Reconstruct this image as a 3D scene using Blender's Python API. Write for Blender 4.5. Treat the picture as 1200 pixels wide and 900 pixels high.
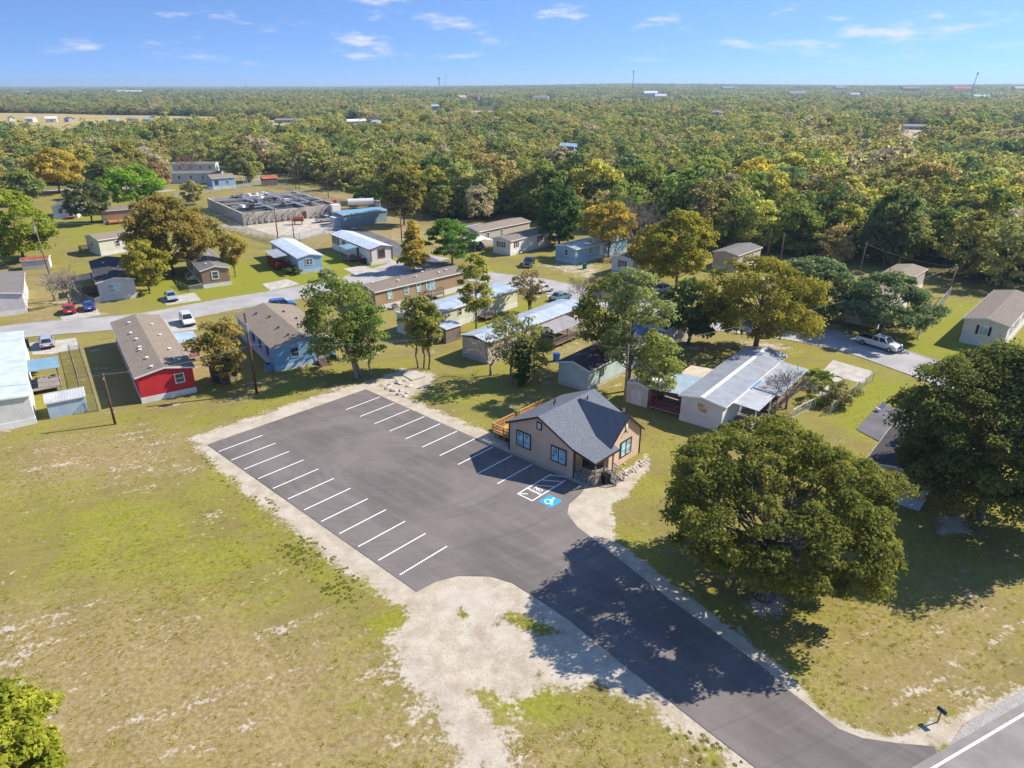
import bpy, bmesh, math, random
import numpy as np
from mathutils import Vector, Matrix

for _o in list(bpy.data.objects):
    bpy.data.objects.remove(_o)
SC = bpy.context.scene
COL = SC.collection
R = math.radians

# ------------------------------------------------------------------ camera
CAM_H, F_PX, HORIZON = 36.0, 822.0, 99.5
PITCH = math.atan((450 - HORIZON) / F_PX)
cam_d = bpy.data.cameras.new("camera")
cam = bpy.data.objects.new("camera", cam_d)
COL.objects.link(cam)
cam_d.sensor_width = 36.0
cam_d.lens = 36.0 * F_PX / 1200.0
cam_d.clip_start, cam_d.clip_end = 0.5, 90000.0
cam.location = (0, 0, CAM_H)
cam.rotation_euler = (R(90) - PITCH, 0, 0)
SC.camera = cam

# ------------------------------------------------------------------ light
SUN_AZ, SUN_EL = 18.5, 40.0           # degrees from +X towards +Y, and above the ground
world = bpy.data.worlds.new("World")
SC.world = world
world.use_nodes = True
wn = world.node_tree
for n in list(wn.nodes):
    wn.nodes.remove(n)
def wnode(t, **kw):
    n = wn.nodes.new(t)
    for k, v in kw.items():
        setattr(n, k, v)
    return n
def wmath(op, a, b=None, c=None):
    n = wnode("ShaderNodeMath", operation=op)
    for i, v in enumerate((a, b, c)):
        if v is None: continue
        if isinstance(v, (int, float)): n.inputs[i].default_value = v
        else: wn.links.new(v, n.inputs[i])
    return n.outputs[0]
w_out = wnode("ShaderNodeOutputWorld")
w_bg = wnode("ShaderNodeBackground")
w_bg.inputs[1].default_value = 0.12
w_co = wnode("ShaderNodeTexCoord")
w_sep = wnode("ShaderNodeSeparateXYZ")
wn.links.new(w_co.outputs["Generated"], w_sep.inputs[0])
dx, dy, dz = w_sep.outputs
w_cmb = wnode("ShaderNodeCombineXYZ")       # lift the view vector a little: clear dry air, deep blue low down
wn.links.new(dx, w_cmb.inputs[0]); wn.links.new(dy, w_cmb.inputs[1])
wn.links.new(wmath("ADD", wmath("MULTIPLY", dz, 3.4), 0.30), w_cmb.inputs[2])
w_nrm = wnode("ShaderNodeVectorMath", operation="NORMALIZE")
wn.links.new(w_cmb.outputs[0], w_nrm.inputs[0])
w_sky = wnode("ShaderNodeTexSky", sky_type="NISHITA", sun_disc=False)
w_sky.sun_elevation = R(SUN_EL)
w_sky.sun_rotation = R(90 - SUN_AZ)
w_sky.altitude = 0
w_sky.air_density, w_sky.dust_density, w_sky.ozone_density = 1.0, 0.15, 2.0
wn.links.new(w_nrm.outputs[0], w_sky.inputs[0])
# small fair weather clouds low over the horizon
w_cp = wnode("ShaderNodeCombineXYZ")
wn.links.new(dx, w_cp.inputs[0]); wn.links.new(dy, w_cp.inputs[1]); wn.links.new(wmath("MULTIPLY", dz, 4.4), w_cp.inputs[2])
w_n1 = wnode("ShaderNodeTexNoise"); w_n1.inputs["Scale"].default_value = 11.0
w_n1.inputs["Detail"].default_value = 7; w_n1.inputs["Roughness"].default_value = 0.62
w_n2 = wnode("ShaderNodeTexNoise"); w_n2.inputs["Scale"].default_value = 4.0
w_n2.inputs["Detail"].default_value = 1
for n in (w_n1, w_n2):
    wn.links.new(w_cp.outputs[0], n.inputs["Vector"])
w_sum = wmath("ADD", wmath("MULTIPLY", w_n1.outputs["Fac"], 0.72), wmath("MULTIPLY", w_n2.outputs["Fac"], 0.28))
w_rmp = wnode("ShaderNodeMapRange", interpolation_type="SMOOTHSTEP")
w_rmp.inputs["From Min"].default_value = 0.53; w_rmp.inputs["From Max"].default_value = 0.69
wn.links.new(w_sum, w_rmp.inputs["Value"])
w_fade = wnode("ShaderNodeMapRange"); w_fade.inputs["From Min"].default_value = 0.012; w_fade.inputs["From Max"].default_value = 0.03
wn.links.new(dz, w_fade.inputs["Value"])
w_cf = wmath("MULTIPLY", wmath("MULTIPLY", w_rmp.outputs[0], w_fade.outputs[0]), 0.85)
w_mix = wnode("ShaderNodeMix", data_type="RGBA")
wn.links.new(w_cf, w_mix.inputs["Factor"])
w_tint = wnode("ShaderNodeMix", data_type="RGBA", blend_type="MULTIPLY")
w_tint.inputs["Factor"].default_value = 1.0
w_tint.inputs["B"].default_value = (0.73, 0.90, 1.10, 1)
wn.links.new(w_sky.outputs[0], w_tint.inputs["A"])
wn.links.new(w_tint.outputs["Result"], w_mix.inputs["A"])
w_mix.inputs["B"].default_value = (3.7, 3.7, 4.1, 1)
wn.links.new(w_mix.outputs["Result"], w_bg.inputs[0])
wn.links.new(w_bg.outputs[0], w_out.inputs[0])

sun_d = bpy.data.lights.new("sun", "SUN")
sun_d.energy = 4.2; sun_d.angle = R(0.53); sun_d.color = (1.0, 0.93, 0.82)
sun = bpy.data.objects.new("sun", sun_d); COL.objects.link(sun)
_sd = Vector((math.cos(R(SUN_EL)) * math.cos(R(SUN_AZ)), math.cos(R(SUN_EL)) * math.sin(R(SUN_AZ)), math.sin(R(SUN_EL))))
sun.rotation_euler = _sd.to_track_quat("Z", "Y").to_euler()
sun.location = _sd * 300

vs = SC.view_settings
SC.display_settings.display_device = "sRGB"
vs.view_transform = "Standard"; vs.look = "None"; vs.gamma = 1.0; vs.use_curve_mapping = False
vs.exposure = 1.05
SC.render.engine = "CYCLES"
cy = SC.cycles
cy.max_bounces = 5; cy.diffuse_bounces = 3; cy.glossy_bounces = 2; cy.transmission_bounces = 3
cy.transparent_max_bounces = 8; cy.volume_bounces = 0
cy.use_denoising = True
cy.caustics_reflective = False; cy.caustics_refractive = False

# ------------------------------------------------------------------ helpers
rng = np.random.default_rng(7)
random.seed(7)

def ray(u, v):
    a, b = (u - 600) / F_PX, (v - 450) / F_PX
    s, c = math.sin(PITCH), math.cos(PITCH)
    return a, c - b * s, -s - b * c
def at(u, v, z=0.0):
    """ground point under a point of the survey picture (1200 x 900)"""
    x, y, d = ray(u, v)
    k = (CAM_H - z) / -d
    return Vector((x * k, y * k, z))
def ats(pts, z=0.0):
    return [at(u, v, z).xy for u, v in pts]
# the car park's own axes: origin at the clinic's corner, U along the kerb, V away from the road
_A, _B = at(597, 527), at(672, 560)
LOT_ANG = math.atan2(_B.y - _A.y, _B.x - _A.x)
LU = Vector((math.cos(LOT_ANG), math.sin(LOT_ANG))); LV = Vector((-LU.y, LU.x))
def lot(u, v):
    p = _A.xy + LU * u + LV * v
    return Vector((p.x, p.y))

class MB:
    """collects simple shapes and links them as one mesh object"""
    def __init__(s): s.v = []; s.f = []; s.m = []; s.mi = 0
    def add(s, vs, fs):
        n = len(s.v); s.v += [tuple(v) for v in vs]; s.f += [tuple(i + n for i in f) for f in fs]; s.m += [s.mi] * len(fs)
        return s
    def box(s, c, d, rz=0.0, taper=1.0):
        x, y, z = d[0] / 2, d[1] / 2, d[2] / 2
        cr, sr = math.cos(rz), math.sin(rz)
        vs = []
        for k, t in ((-z, 1.0), (z, taper)):
            for a, b in ((-x, -y), (x, -y), (x, y), (-x, y)):
                a *= t; b *= t
                vs.append((c[0] + a * cr - b * sr, c[1] + a * sr + b * cr, c[2] + k))
        return s.add(vs, [(3, 2, 1, 0), (4, 5, 6, 7), (0, 1, 5, 4), (1, 2, 6, 5), (2, 3, 7, 6), (3, 0, 4, 7)])
    def slab(s, quad, t):
        """a sheet of thickness t below the polygon's corners"""
        n = len(quad)
        vs = [tuple(p) for p in quad] + [(p[0], p[1], p[2] - t) for p in quad]
        fs = [tuple(range(n)), tuple(range(2 * n - 1, n - 1, -1))]
        fs += [(i, i + n, (i + 1) % n + n, (i + 1) % n) for i in range(n)]
        return s.add(vs, fs)
    def prism(s, poly, axis, a, b):
        """polygon in the plane across axis, pushed from a to b"""
        n = len(poly)
        def pt(p, w):
            return {"x": (w, p[0], p[1]), "y": (p[0], w, p[1]), "z": (p[0], p[1], w)}[axis]
        vs = [pt(p, a) for p in poly] + [pt(p, b) for p in poly]
        fs = [tuple(range(n - 1, -1, -1)), tuple(range(n, 2 * n))] + [(i, (i + 1) % n, (i + 1) % n + n, i + n) for i in range(n)]
        return s.add(vs, fs)
    def tube(s, p, q, r0, r1=None, n=6, cap=True):
        r1 = r0 if r1 is None else r1
        p, q = Vector(p), Vector(q); d = (q - p)
        if d.length < 1e-6: return s
        d.normalize()
        a = d.orthogonal().normalized(); b = d.cross(a)
        vs = []
        for c, r in ((p, r0), (q, r1)):
            for i in range(n):
                t = 2 * math.pi * i / n
                vs.append(c + (a * math.cos(t) + b * math.sin(t)) * r)
        fs = [(i, (i + 1) % n, (i + 1) % n + n, i + n) for i in range(n)]
        if cap: fs += [tuple(range(n - 1, -1, -1)), tuple(range(n, 2 * n))]
        return s.add(vs, fs)
    def build(s, name, mats, parent=None, smooth=False, bevel=0.0):
        me = bpy.data.meshes.new(name)
        me.from_pydata(s.v, [], s.f)
        bm = bmesh.new(); bm.from_mesh(me); bmesh.ops.recalc_face_normals(bm, faces=bm.faces)
        if bevel:
            bmesh.ops.bevel(bm, geom=list(bm.edges), offset=bevel, segments=2, affect="EDGES", clamp_overlap=True)
        bm.to_mesh(me); bm.free()
        for m in (mats if isinstance(mats, (list, tuple)) else [mats]):
            me.materials.append(m)
        if not bevel: me.polygons.foreach_set("material_index", s.m)
        if smooth: me.polygons.foreach_set("use_smooth", [True] * len(me.polygons))
        me.update()
        return link(name, me, parent)

def link(name, me, parent=None):
    o = bpy.data.objects.new(name, me); COL.objects.link(o)
    if parent is not None: o.parent = parent
    return o
def tag(o, label, cat, group=None, kind=None):
    if label: o["label"] = label
    if cat: o["category"] = cat
    if group: o["group"] = group
    if kind: o["kind"] = kind
    return o
def thing(name, label, cat, loc=(0, 0, 0), rz=0.0, group=None):
    o = bpy.data.objects.new(name, None); COL.objects.link(o)
    o.empty_display_size = 0.5
    o.location = (loc[0], loc[1], loc[2] if len(loc) > 2 else 0.0); o.rotation_euler = (0, 0, rz)
    return tag(o, label, cat, group)
def struct(o):
    o["kind"] = "structure"; return o
def kids(o):
    return [c for c in COL.objects if c.parent == o]
def copy_thing(o, loc, rz, label, parent=None):
    c = o.copy(); COL.objects.link(c)
    if parent is None:
        c.location = (loc[0], loc[1], loc[2] if len(loc) > 2 else 0.0); c.rotation_euler = (0, 0, rz); c["label"] = label
    else:
        c.parent = parent
    for ch in o.children:
        copy_thing(ch, None, None, None, c)
    return c

# ------------------------------------------------------------------ materials
class NT:
    def __init__(s, name):
        s.m = bpy.data.materials.new(name); s.m.use_nodes = True; s.t = s.m.node_tree
        for n in list(s.t.nodes): s.t.nodes.remove(n)
        s.out = s.n("ShaderNodeOutputMaterial")
    def n(s, t, **kw):
        x = s.t.nodes.new(t)
        for k, v in kw.items(): setattr(x, k, v)
        return x
    def set(s, sock, v):
        if isinstance(v, bpy.types.NodeSocket): s.t.links.new(v, sock)
        elif isinstance(v, (tuple, list)) and len(v) == 3 and sock.type == "RGBA": sock.default_value = (*v, 1)
        else: sock.default_value = v
    def math(s, op, a, b=0.0, clamp=False):
        x = s.n("ShaderNodeMath", operation=op); x.use_clamp = clamp
        s.set(x.inputs[0], a); s.set(x.inputs[1], b); return x.outputs[0]
    def mix(s, f, a, b, blend="MIX"):
        x = s.n("ShaderNodeMix", data_type="RGBA", blend_type=blend)
        s.set(x.inputs["Factor"], f); s.set(x.inputs["A"], a); s.set(x.inputs["B"], b); return x.outputs["Result"]
    def noise(s, vec, scale, detail=3.0, rough=0.55, dist=0.0):
        x = s.n("ShaderNodeTexNoise"); x.inputs["Scale"].default_value = scale; x.inputs["Detail"].default_value = detail
        x.inputs["Roughness"].default_value = rough; x.inputs["Distortion"].default_value = dist
        if vec is not None: s.set(x.inputs["Vector"], vec)
        return x.outputs["Fac"]
    def step(s, v, lo, hi, t0=0.0, t1=1.0, smooth=True):
        x = s.n("ShaderNodeMapRange", interpolation_type="SMOOTHSTEP" if smooth else "LINEAR")
        s.set(x.inputs["Value"], v)
        for k, q in (("From Min", lo), ("From Max", hi), ("To Min", t0), ("To Max", t1)): x.inputs[k].default_value = q
        return x.outputs[0]
    def ramp(s, f, stops):
        x = s.n("ShaderNodeValToRGB"); e = x.color_ramp.elements
        while len(e) < len(stops): e.new(0.5)
        for q, (p, c) in zip(e, stops): q.position = p; q.color = (*c, 1)
        s.set(x.inputs[0], f); return x.outputs[0]
    def pos(s): return s.n("ShaderNodeNewGeometry").outputs["Position"]
    def obj(s): return s.n("ShaderNodeTexCoord").outputs["Object"]
    def attr(s, name, kind="GEOMETRY", out="Fac"):
        x = s.n("ShaderNodeAttribute", attribute_name=name, attribute_type=kind); return x.outputs[out]
    def scale(s, vec, xyz):
        x = s.n("ShaderNodeVectorMath", operation="MULTIPLY"); s.set(x.inputs[0], vec); x.inputs[1].default_value = xyz; return x.outputs[0]
    def bump(s, h, strength=0.3, dist=0.02):
        x = s.n("ShaderNodeBump"); x.inputs["Strength"].default_value = strength; x.inputs["Distance"].default_value = dist
        s.set(x.inputs["Height"], h); return x.outputs[0]
    def bsdf(s, col, rough=0.7, normal=None, metal=0.0, spec=0.3, **kw):
        x = s.n("ShaderNodeBsdfPrincipled")
        s.set(x.inputs["Base Color"], col); s.set(x.inputs["Roughness"], rough); x.inputs["Metallic"].default_value = metal
        x.inputs["Specular IOR Level"].default_value = spec
        if normal is not None: s.set(x.inputs["Normal"], normal)
        for k, v in kw.items(): s.set(x.inputs[k.replace("_", " ")], v)
        return x.outputs[0]
    def done(s, sh):
        s.t.links.new(sh, s.out.inputs["Surface"]); return s.m

_mc = {}
def mul(c, k): return tuple(min(1.0, max(0.0, x * k)) for x in c)
def plain(name, col, rough=0.7, var=0.12, scale=1.2, metal=0.0, spec=0.3):
    key = ("plain", name)
    if key in _mc: return _mc[key]
    t = NT(name); p = t.obj()
    f = t.noise(p, scale, 4, 0.6)
    c = t.mix(t.step(f, 0.3, 0.72), mul(col, 1 - var), mul(col, 1 + var))
    _mc[key] = t.done(t.bsdf(c, rough, None, metal, spec)); return _mc[key]
def siding(name, col, vertical=False, pitch=0.22):
    key = ("siding", name)
    if key in _mc: return _mc[key]
    t = NT(name); p = t.obj()
    sx = t.n("ShaderNodeSeparateXYZ"); t.set(sx.inputs[0], p)
    q = t.math("ADD", sx.outputs[0], sx.outputs[1]) if vertical else sx.outputs[2]
    fr = t.math("FRACT", t.math("DIVIDE", q, pitch))
    line = t.step(fr, 0.0, 0.13, 0.0, 1.0)
    n1 = t.noise(p, 0.7, 4, 0.6); n2 = t.noise(t.scale(p, (3, 3, 0.4)), 1.5, 3, 0.6)
    c = t.mix(t.step(n1, 0.3, 0.7), mul(col, 0.9), mul(col, 1.07))
    c = t.mix(t.step(n2, 0.6, 0.85, 0, 0.35), c, mul(col, 0.72))
    c = t.mix(line, mul(col, 0.62), c)
    h = t.math("ADD", t.math("MULTIPLY", fr, 0.6), line)
    _mc[key] = t.done(t.bsdf(c, 0.62, t.bump(h, 0.5, 0.02))); return _mc[key]
def shingle(name, col, stain=0.25):
    key = ("shingle", name)
    if key in _mc: return _mc[key]
    t = NT(name); p = t.obj()
    sp = t.n("ShaderNodeSeparateXYZ"); t.set(sp.inputs[0], p)
    row = t.math("FRACT", t.math("MULTIPLY", sp.outputs[2], 11.0))
    n1 = t.noise(t.scale(p, (1, 1, 4)), 5.0, 3, 0.7); n2 = t.noise(p, 0.45, 4, 0.62); n3 = t.noise(t.scale(p, (2.2, 2.2, 0.25)), 1.1, 3, 0.6)
    c = t.mix(t.step(n1, 0.3, 0.7), mul(col, 0.72), mul(col, 1.25))
    c = t.mix(t.step(n2, 0.45, 0.7, 0, stain), c, mul(col, 0.5))
    c = t.mix(t.step(n3, 0.55, 0.8, 0, stain), c, mul(col, 1.6))
    c = t.mix(t.step(row, 0.0, 0.15, 0.35, 0.0), c, mul(col, 0.45))
    _mc[key] = t.done(t.bsdf(c, 0.92, t.bump(t.math("ADD", n1, row), 0.35, 0.02), spec=0.15)); return _mc[key]
def metal_roof(name, col, along="x", rust=0.0, pitch=0.3, rough=0.38):
    key = ("mroof", name)
    if key in _mc: return _mc[key]
    t = NT(name); p = t.obj()
    sp = t.n("ShaderNodeSeparateXYZ"); t.set(sp.inputs[0], p)
    q = sp.outputs[0] if along == "x" else sp.outputs[1]
    fr = t.math("FRACT", t.math("DIVIDE", q, pitch))
    rib = t.math("MULTIPLY", t.step(fr, 0.0, 0.12), t.step(fr, 0.2, 0.34, 1.0, 0.0))
    sheet = t.math("FRACT", t.math("MULTIPLY", t.math("FLOOR", t.math("DIVIDE", q, pitch * 3)), 0.377))
    n1 = t.noise(p, 0.6, 4, 0.65); n2 = t.noise(t.scale(p, (1.5, 1.5, 1.5)), 2.2, 4, 0.7)
    c = t.mix(t.step(n1, 0.3, 0.72), mul(col, 0.82), mul(col, 1.1))
    c = t.mix(t.math("MULTIPLY", sheet, 0.16), c, mul(col, 0.66))
    if rust: c = t.mix(t.step(n2, 0.62 - rust * 0.2, 0.75, 0, 0.75), c, (0.20, 0.12, 0.075))
    _mc[key] = t.done(t.bsdf(c, rough, t.bump(rib, 0.6, 0.03), 0.25, 0.4)); return _mc[key]
def wood(name, col, var=0.3):
    key = ("wood", name)
    if key in _mc: return _mc[key]
    t = NT(name); p = t.obj()
    n1 = t.noise(t.scale(p, (6, 6, 1.0)), 2.0, 4, 0.6); n2 = t.noise(p, 0.9, 2)
    c = t.mix(t.step(n1, 0.3, 0.7), mul(col, 1 - var), mul(col, 1 + var)); c = t.mix(t.step(n2, 0.4, 0.7, 0, 0.4), c, mul(col, 0.7))
    _mc[key] = t.done(t.bsdf(c, 0.85, t.bump(n1, 0.3, 0.02), spec=0.15)); return _mc[key]
def paint(name, col, rough=0.28):
    key = ("paint", name)
    if key in _mc: return _mc[key]
    t = NT(name); p = t.obj(); sp = t.n("ShaderNodeSeparateXYZ"); t.set(sp.inputs[0], p)
    dust = t.math("MULTIPLY", t.noise(p, 3.0, 4, 0.6), t.step(sp.outputs[2], 0.9, 0.2, 0.1, 0.7))
    c = t.mix(dust, col, (0.22, 0.19, 0.15))
    _mc[key] = t.done(t.bsdf(c, rough, None, 0.15, 0.5, Coat_Weight=0.6, Coat_Roughness=0.08)); return _mc[key]
def glass(name, col=(0.035, 0.06, 0.075), rough=0.06):
    key = ("glass", name)
    if key in _mc: return _mc[key]
    t = NT(name); p = t.obj(); n1 = t.noise(p, 1.3, 2, 0.5)
    c = t.mix(t.step(n1, 0.35, 0.65), mul(col, 0.6), mul(col, 1.6))
    _mc[key] = t.done(t.bsdf(c, rough, t.bump(n1, 0.06, 0.02), 0.0, 0.9)); return _mc[key]
GLASS = glass("window_glass"); CARGLASS = glass("car_glass", (0.02, 0.025, 0.03), 0.05)
BLINDS = glass("window_glass_with_pale_blinds", (0.22, 0.42, 0.47), 0.12)
WHITE = plain("white_trim", (0.74, 0.73, 0.70), 0.5, 0.06)
BLACK = plain("black_rubber", (0.018, 0.018, 0.02), 0.8, 0.2)
CHROME = plain("bright_metal", (0.5, 0.5, 0.52), 0.3, 0.1, metal=0.8)
STEEL = plain("galvanised_steel", (0.34, 0.35, 0.36), 0.45, 0.2, metal=0.5)
REDLAMP = plain("red_lamp", (0.35, 0.015, 0.012), 0.2, 0.1); CLEARLAMP = plain("clear_lamp", (0.7, 0.7, 0.68), 0.15, 0.05)
CONC = plain("concrete", (0.40, 0.37, 0.32), 0.9, 0.18, 0.8)
# ------------------------------------------------------------------ ground
def pdist(P, poly):
    """signed distance of points to a polygon, positive inside"""
    poly = np.asarray([(p[0], p[1]) for p in poly], float); n = len(poly)
    d = np.full(len(P), 1e18); ins = np.zeros(len(P), bool)
    for i in range(n):
        a, b = poly[i], poly[(i + 1) % n]; e = b - a; w = P - a
        t = np.clip((w @ e) / max(e @ e, 1e-9), 0, 1)[:, None]
        d = np.minimum(d, ((w - e * t) ** 2).sum(1))
        c = ((a[1] <= P[:, 1]) & (b[1] > P[:, 1])) | ((b[1] <= P[:, 1]) & (a[1] > P[:, 1]))
        if abs(e[1]) > 1e-9:
            x = a[0] + (P[:, 1] - a[1]) / e[1] * e[0]; ins ^= c & (P[:, 0] < x)
    d = np.sqrt(d); return np.where(ins, d, -d)
def soft(P, poly, w):
    return np.clip(pdist(P, poly) / w * 0.5 + 0.5, 0, 1)
def grow(lo, hi, step, far, k=1.22):
    a = list(np.arange(lo, hi + step / 2, step)); s = step; x = a[-1]
    while x < far: s *= k; x += s; a.append(x)
    s = step; x = a[0]; b = []
    while x > -far: s *= k; x -= s; b.append(x)
    return np.array(b[::-1] + a)
gx = grow(-72, 72, 0.45, 29000); gy = grow(14, 150, 0.45, 29000); gy = gy[gy > -1500]
GX, GY = np.meshgrid(gx, gy); P2 = np.stack([GX.ravel(), GY.ravel()], 1); NP = len(P2)

def sstep(t): t = np.clip(t, 0, 1); return t * t * (3 - 2 * t)
def relief(x, y):
    """height of the far country: level here, a low rolling ridge beyond, higher on the right"""
    x, y = np.asarray(x, float), np.asarray(y, float)
    side = sstep((x / np.maximum(y, 1.0) + 0.35) / 0.55)
    roll = 0.72 + 0.28 * np.sin(x * 0.0019 + 0.6) * np.cos(y * 0.0012 + 0.4) + 0.10 * np.sin(x * 0.006 + y * .002)
    return sstep((y - 950) / 3300) * (5.0 + 25.0 * side) * roll
def far_at(u, v):
    a, b, d = ray(u, v)
    for k in np.geomspace(300, 30000, 900):
        if CAM_H + d * k <= relief(a * k, b * k): break
    return Vector((a * k, b * k, float(relief(a * k, b * k))))
# outlines (survey picture -> ground)
LOT_OUT = [lot(-25.0, -21.4), lot(-24.6, -0.58), lot(10.35, -0.56)] + ats([(684.5, 573.5), (680, 580), (667, 591), (665, 602), (677, 618), (700, 635), (775, 695), (900, 787), (917, 804), (945, 825), (982, 854), (1010, 865), (1050, 871), (1095, 875)]) \
    + [at(1102, 893).xy, at(1075, 917).xy] + ats([(935, 952), (905, 922), (883, 898), (817, 847), (733, 781), (667, 727), (633, 704), (600, 683), (575, 675.5), (537.5, 675), (512.5, 681)]) + [lot(10.3, -21.7)]
DIRT = [
    (ats([(226, 512), (300, 488), (350, 470), (428, 448), (436, 446), (452, 455), (690, 560), (770, 740), (540, 905), (600, 905), (590, 860), (560, 820), (500, 790), (455, 760), (430, 740), (470, 715), (430, 685), (385, 655), (330, 610), (280, 570), (240, 533)]), 1.6, 1.0),
    (ats([(540, 760), (600, 780), (650, 775), (760, 830), (840, 895), (850, 912), (905, 910), (800, 820), (700, 735), (620, 690), (560, 680), (500, 690), (470, 740), (470, 790), (520, 850), (540, 905), (600, 905), (590, 850)]), 1.8, 1.0),
    (ats([(682, 570), (700, 566), (745, 543), (757, 533), (764, 545), (742, 566), (735, 582), (716, 592), (720, 612), (714, 632), (700, 638), (660, 612), (655, 595)]), 0.8, 1.0),
    (ats([(690, 628), (714, 628), (800, 692), (925, 790), (945, 812), (962, 832), (1000, 852), (1060, 866), (1100, 872), (1060, 880), (1000, 872), (940, 832), (905, 804)]), 0.5, 1.0),
    (ats([(870, 700), (890, 690), (925, 700), (928, 716), (905, 727), (880, 720)]), 1.0, 0.75),
    (ats([(1040, 868), (1090, 845), (1210, 800), (1210, 826), (1120, 880), (1090, 876)]), 0.9, 0.9),
    (ats([(440, 446), (470, 432), (512, 438), (505, 452), (490, 462), (470, 470), (452, 458)]), 1.3, 0.85),
    (ats([(560, 500), (600, 522), (690, 566), (684, 574), (596, 534), (550, 510)]), 0.5, 1.0),
    (ats([(255, 430), (280, 425), (272, 452), (258, 452)]), 1.0, 0.4),
    (ats([(700, 405), (800, 400), (830, 404), (900, 392), (960, 420), (850, 405), (800, 420)]), 2.5, 0.5),
    (ats([(930, 372), (990, 380), (1000, 400), (940, 392)]), 2.0, 0.75),
    (ats([(240, 262), (380, 250), (390, 262), (400, 268), (350, 282), (290, 276)]), 5.0, 0.8),
    (ats([(440, 268), (500, 262), (560, 275), (540, 290), (470, 292), (430, 285)]), 5.0, 0.35),
    (ats([(300, 232), (400, 232), (470, 245), (420, 246)]), 5.0, 0.35),
    (ats([(620, 310), (700, 300), (715, 320), (690, 330), (640, 316)]), 3.0, 0.5),
    (ats([(60, 320), (120, 330), (110, 360), (70, 362)]), 2.0, 0.35),
    (ats([(640, 395), (700, 400), (690, 420), (640, 420)]), 2.0, 0.35),
    (ats([(1030, 490), (1070, 470), (1110, 500), (1080, 540), (1040, 520)]), 2.0, 0.5),
    (ats([(1095, 605), (1130, 600), (1140, 625), (1100, 628)]), 1.0, 0.8),
]
CUT = [(ats([(578, 716), (596, 712), (640, 728), (664, 742), (640, 748), (605, 738)]), 0.7, 0.75), (ats([(528, 712), (548, 708), (556, 722), (536, 730)]), 0.6, 0.6), (ats([(560, 806), (600, 812), (640, 800), (700, 830), (640, 850), (580, 840)]), 1.0, 0.7), (ats([(425, 728), (462, 712), (482, 722), (470, 742), (440, 752)]), 0.8, 0.7), (ats([(820, 868), (838, 874), (850, 898), (830, 900)]), 0.6, 0.7)]
PALE = [(ats([(100, 545), (160, 528), (240, 535), (235, 556), (150, 562), (90, 565)]), 3.5, 0.42), (ats([(0, 560), (60, 545), (120, 550), (60, 570)]), 4, 0.34),
        (ats([(330, 620), (400, 650), (370, 700), (300, 660)]), 4, 0.30), (ats([(380, 790), (560, 770), (600, 905), (420, 905)]), 4, 0.36), (ats([(620, 770), (760, 780), (840, 860), (720, 820)]), 3, 0.36)]
DRY = [(ats([(-60, 700), (120, 690), (300, 700), (420, 730), (470, 800), (900, 900), (900, 980), (-200, 980)]), 6.0, 0.85),
       (ats([(900, 800), (1000, 720), (1210, 660), (1210, 850), (1080, 880), (980, 850)]), 6.0, 0.72),
       (ats([(0, 520), (100, 500), (260, 500), (240, 560), (80, 575), (0, 585)]), 5.0, 0.8),
       (ats([(0, 310), (130, 330), (130, 380), (0, 385)]), 4.0, 0.6), (ats([(90, 400), (240, 370), (290, 440), (100, 490)]), 4.0, 0.55),
       (ats([(380, 330), (560, 380), (520, 420), (400, 420)]), 5.0, 0.45), (ats([(240, 210), (480, 230), (540, 300), (300, 285)]), 9.0, 0.75),
       (ats([(600, 410), (720, 460), (800, 410), (930, 410), (800, 360), (640, 380)]), 5.0, 0.5)]
LUSH = [(ats([(150, 345), (200, 318), (330, 300), (470, 300), (440, 325), (310, 345), (180, 362)]), 3.5, 1.0), (ats([(550, 372), (640, 350), (660, 360), (580, 405), (550, 400)]), 2.5, 0.9),
        (ats([(1040, 400), (1080, 380), (1110, 350), (1200, 360), (1210, 420), (1130, 430), (1060, 415)]), 3.0, 0.9), (ats([(970, 480), (1010, 440), (1090, 450), (1040, 490), (990, 510)]), 2.0, 0.95),
        (ats([(0, 590), (180, 560), (330, 610), (400, 690), (300, 720), (100, 690), (0, 700)]), 6.0, 0.62), (ats([(250, 545), (330, 610), (400, 665), (450, 735), (420, 740), (330, 660), (240, 560)]), 1.6, 0.7),
        (ats([(220, 490), (330, 465), (420, 440), (300, 465), (230, 505)]), 2.0, 0.9), (ats([(460, 470), (560, 495), (620, 460), (560, 430), (500, 440)]), 3.0, 0.5), (ats([(200, 200), (270, 208), (300, 225), (210, 222)]), 5.0, 0.9),
        (ats([(760, 500), (800, 505), (840, 520), (780, 600), (725, 640), (735, 590), (765, 550)]), 2.5, 0.5), (ats([(880, 410), (960, 425), (985, 445), (960, 450), (930, 430)]), 2.0, 0.7), (ats([(60, 240), (150, 245), (150, 285), (70, 290)]), 5.0, 0.8)]
# front edge of the woods, survey picture
WOOD_EDGE = [(-260, 234), (-100, 230), (0, 214), (40, 211), (62, 219), (130, 217), (172, 207), (196, 190), (245, 190), (300, 201), (340, 206), (420, 226), (460, 236), (500, 256), (545, 266), (600, 256), (640, 262), (700, 272), (760, 280), (830, 290), (900, 300), (960, 308), (1010, 312), (1080, 322), (1115, 336), (1150, 344), (1200, 334), (1330, 322), (1500, 310)]
WOODS = ats(WOOD_EDGE) + [Vector((40000, 3000)), Vector((40000, 40000)), Vector((-40000, 40000)), Vector((-40000, 3000))]

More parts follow.
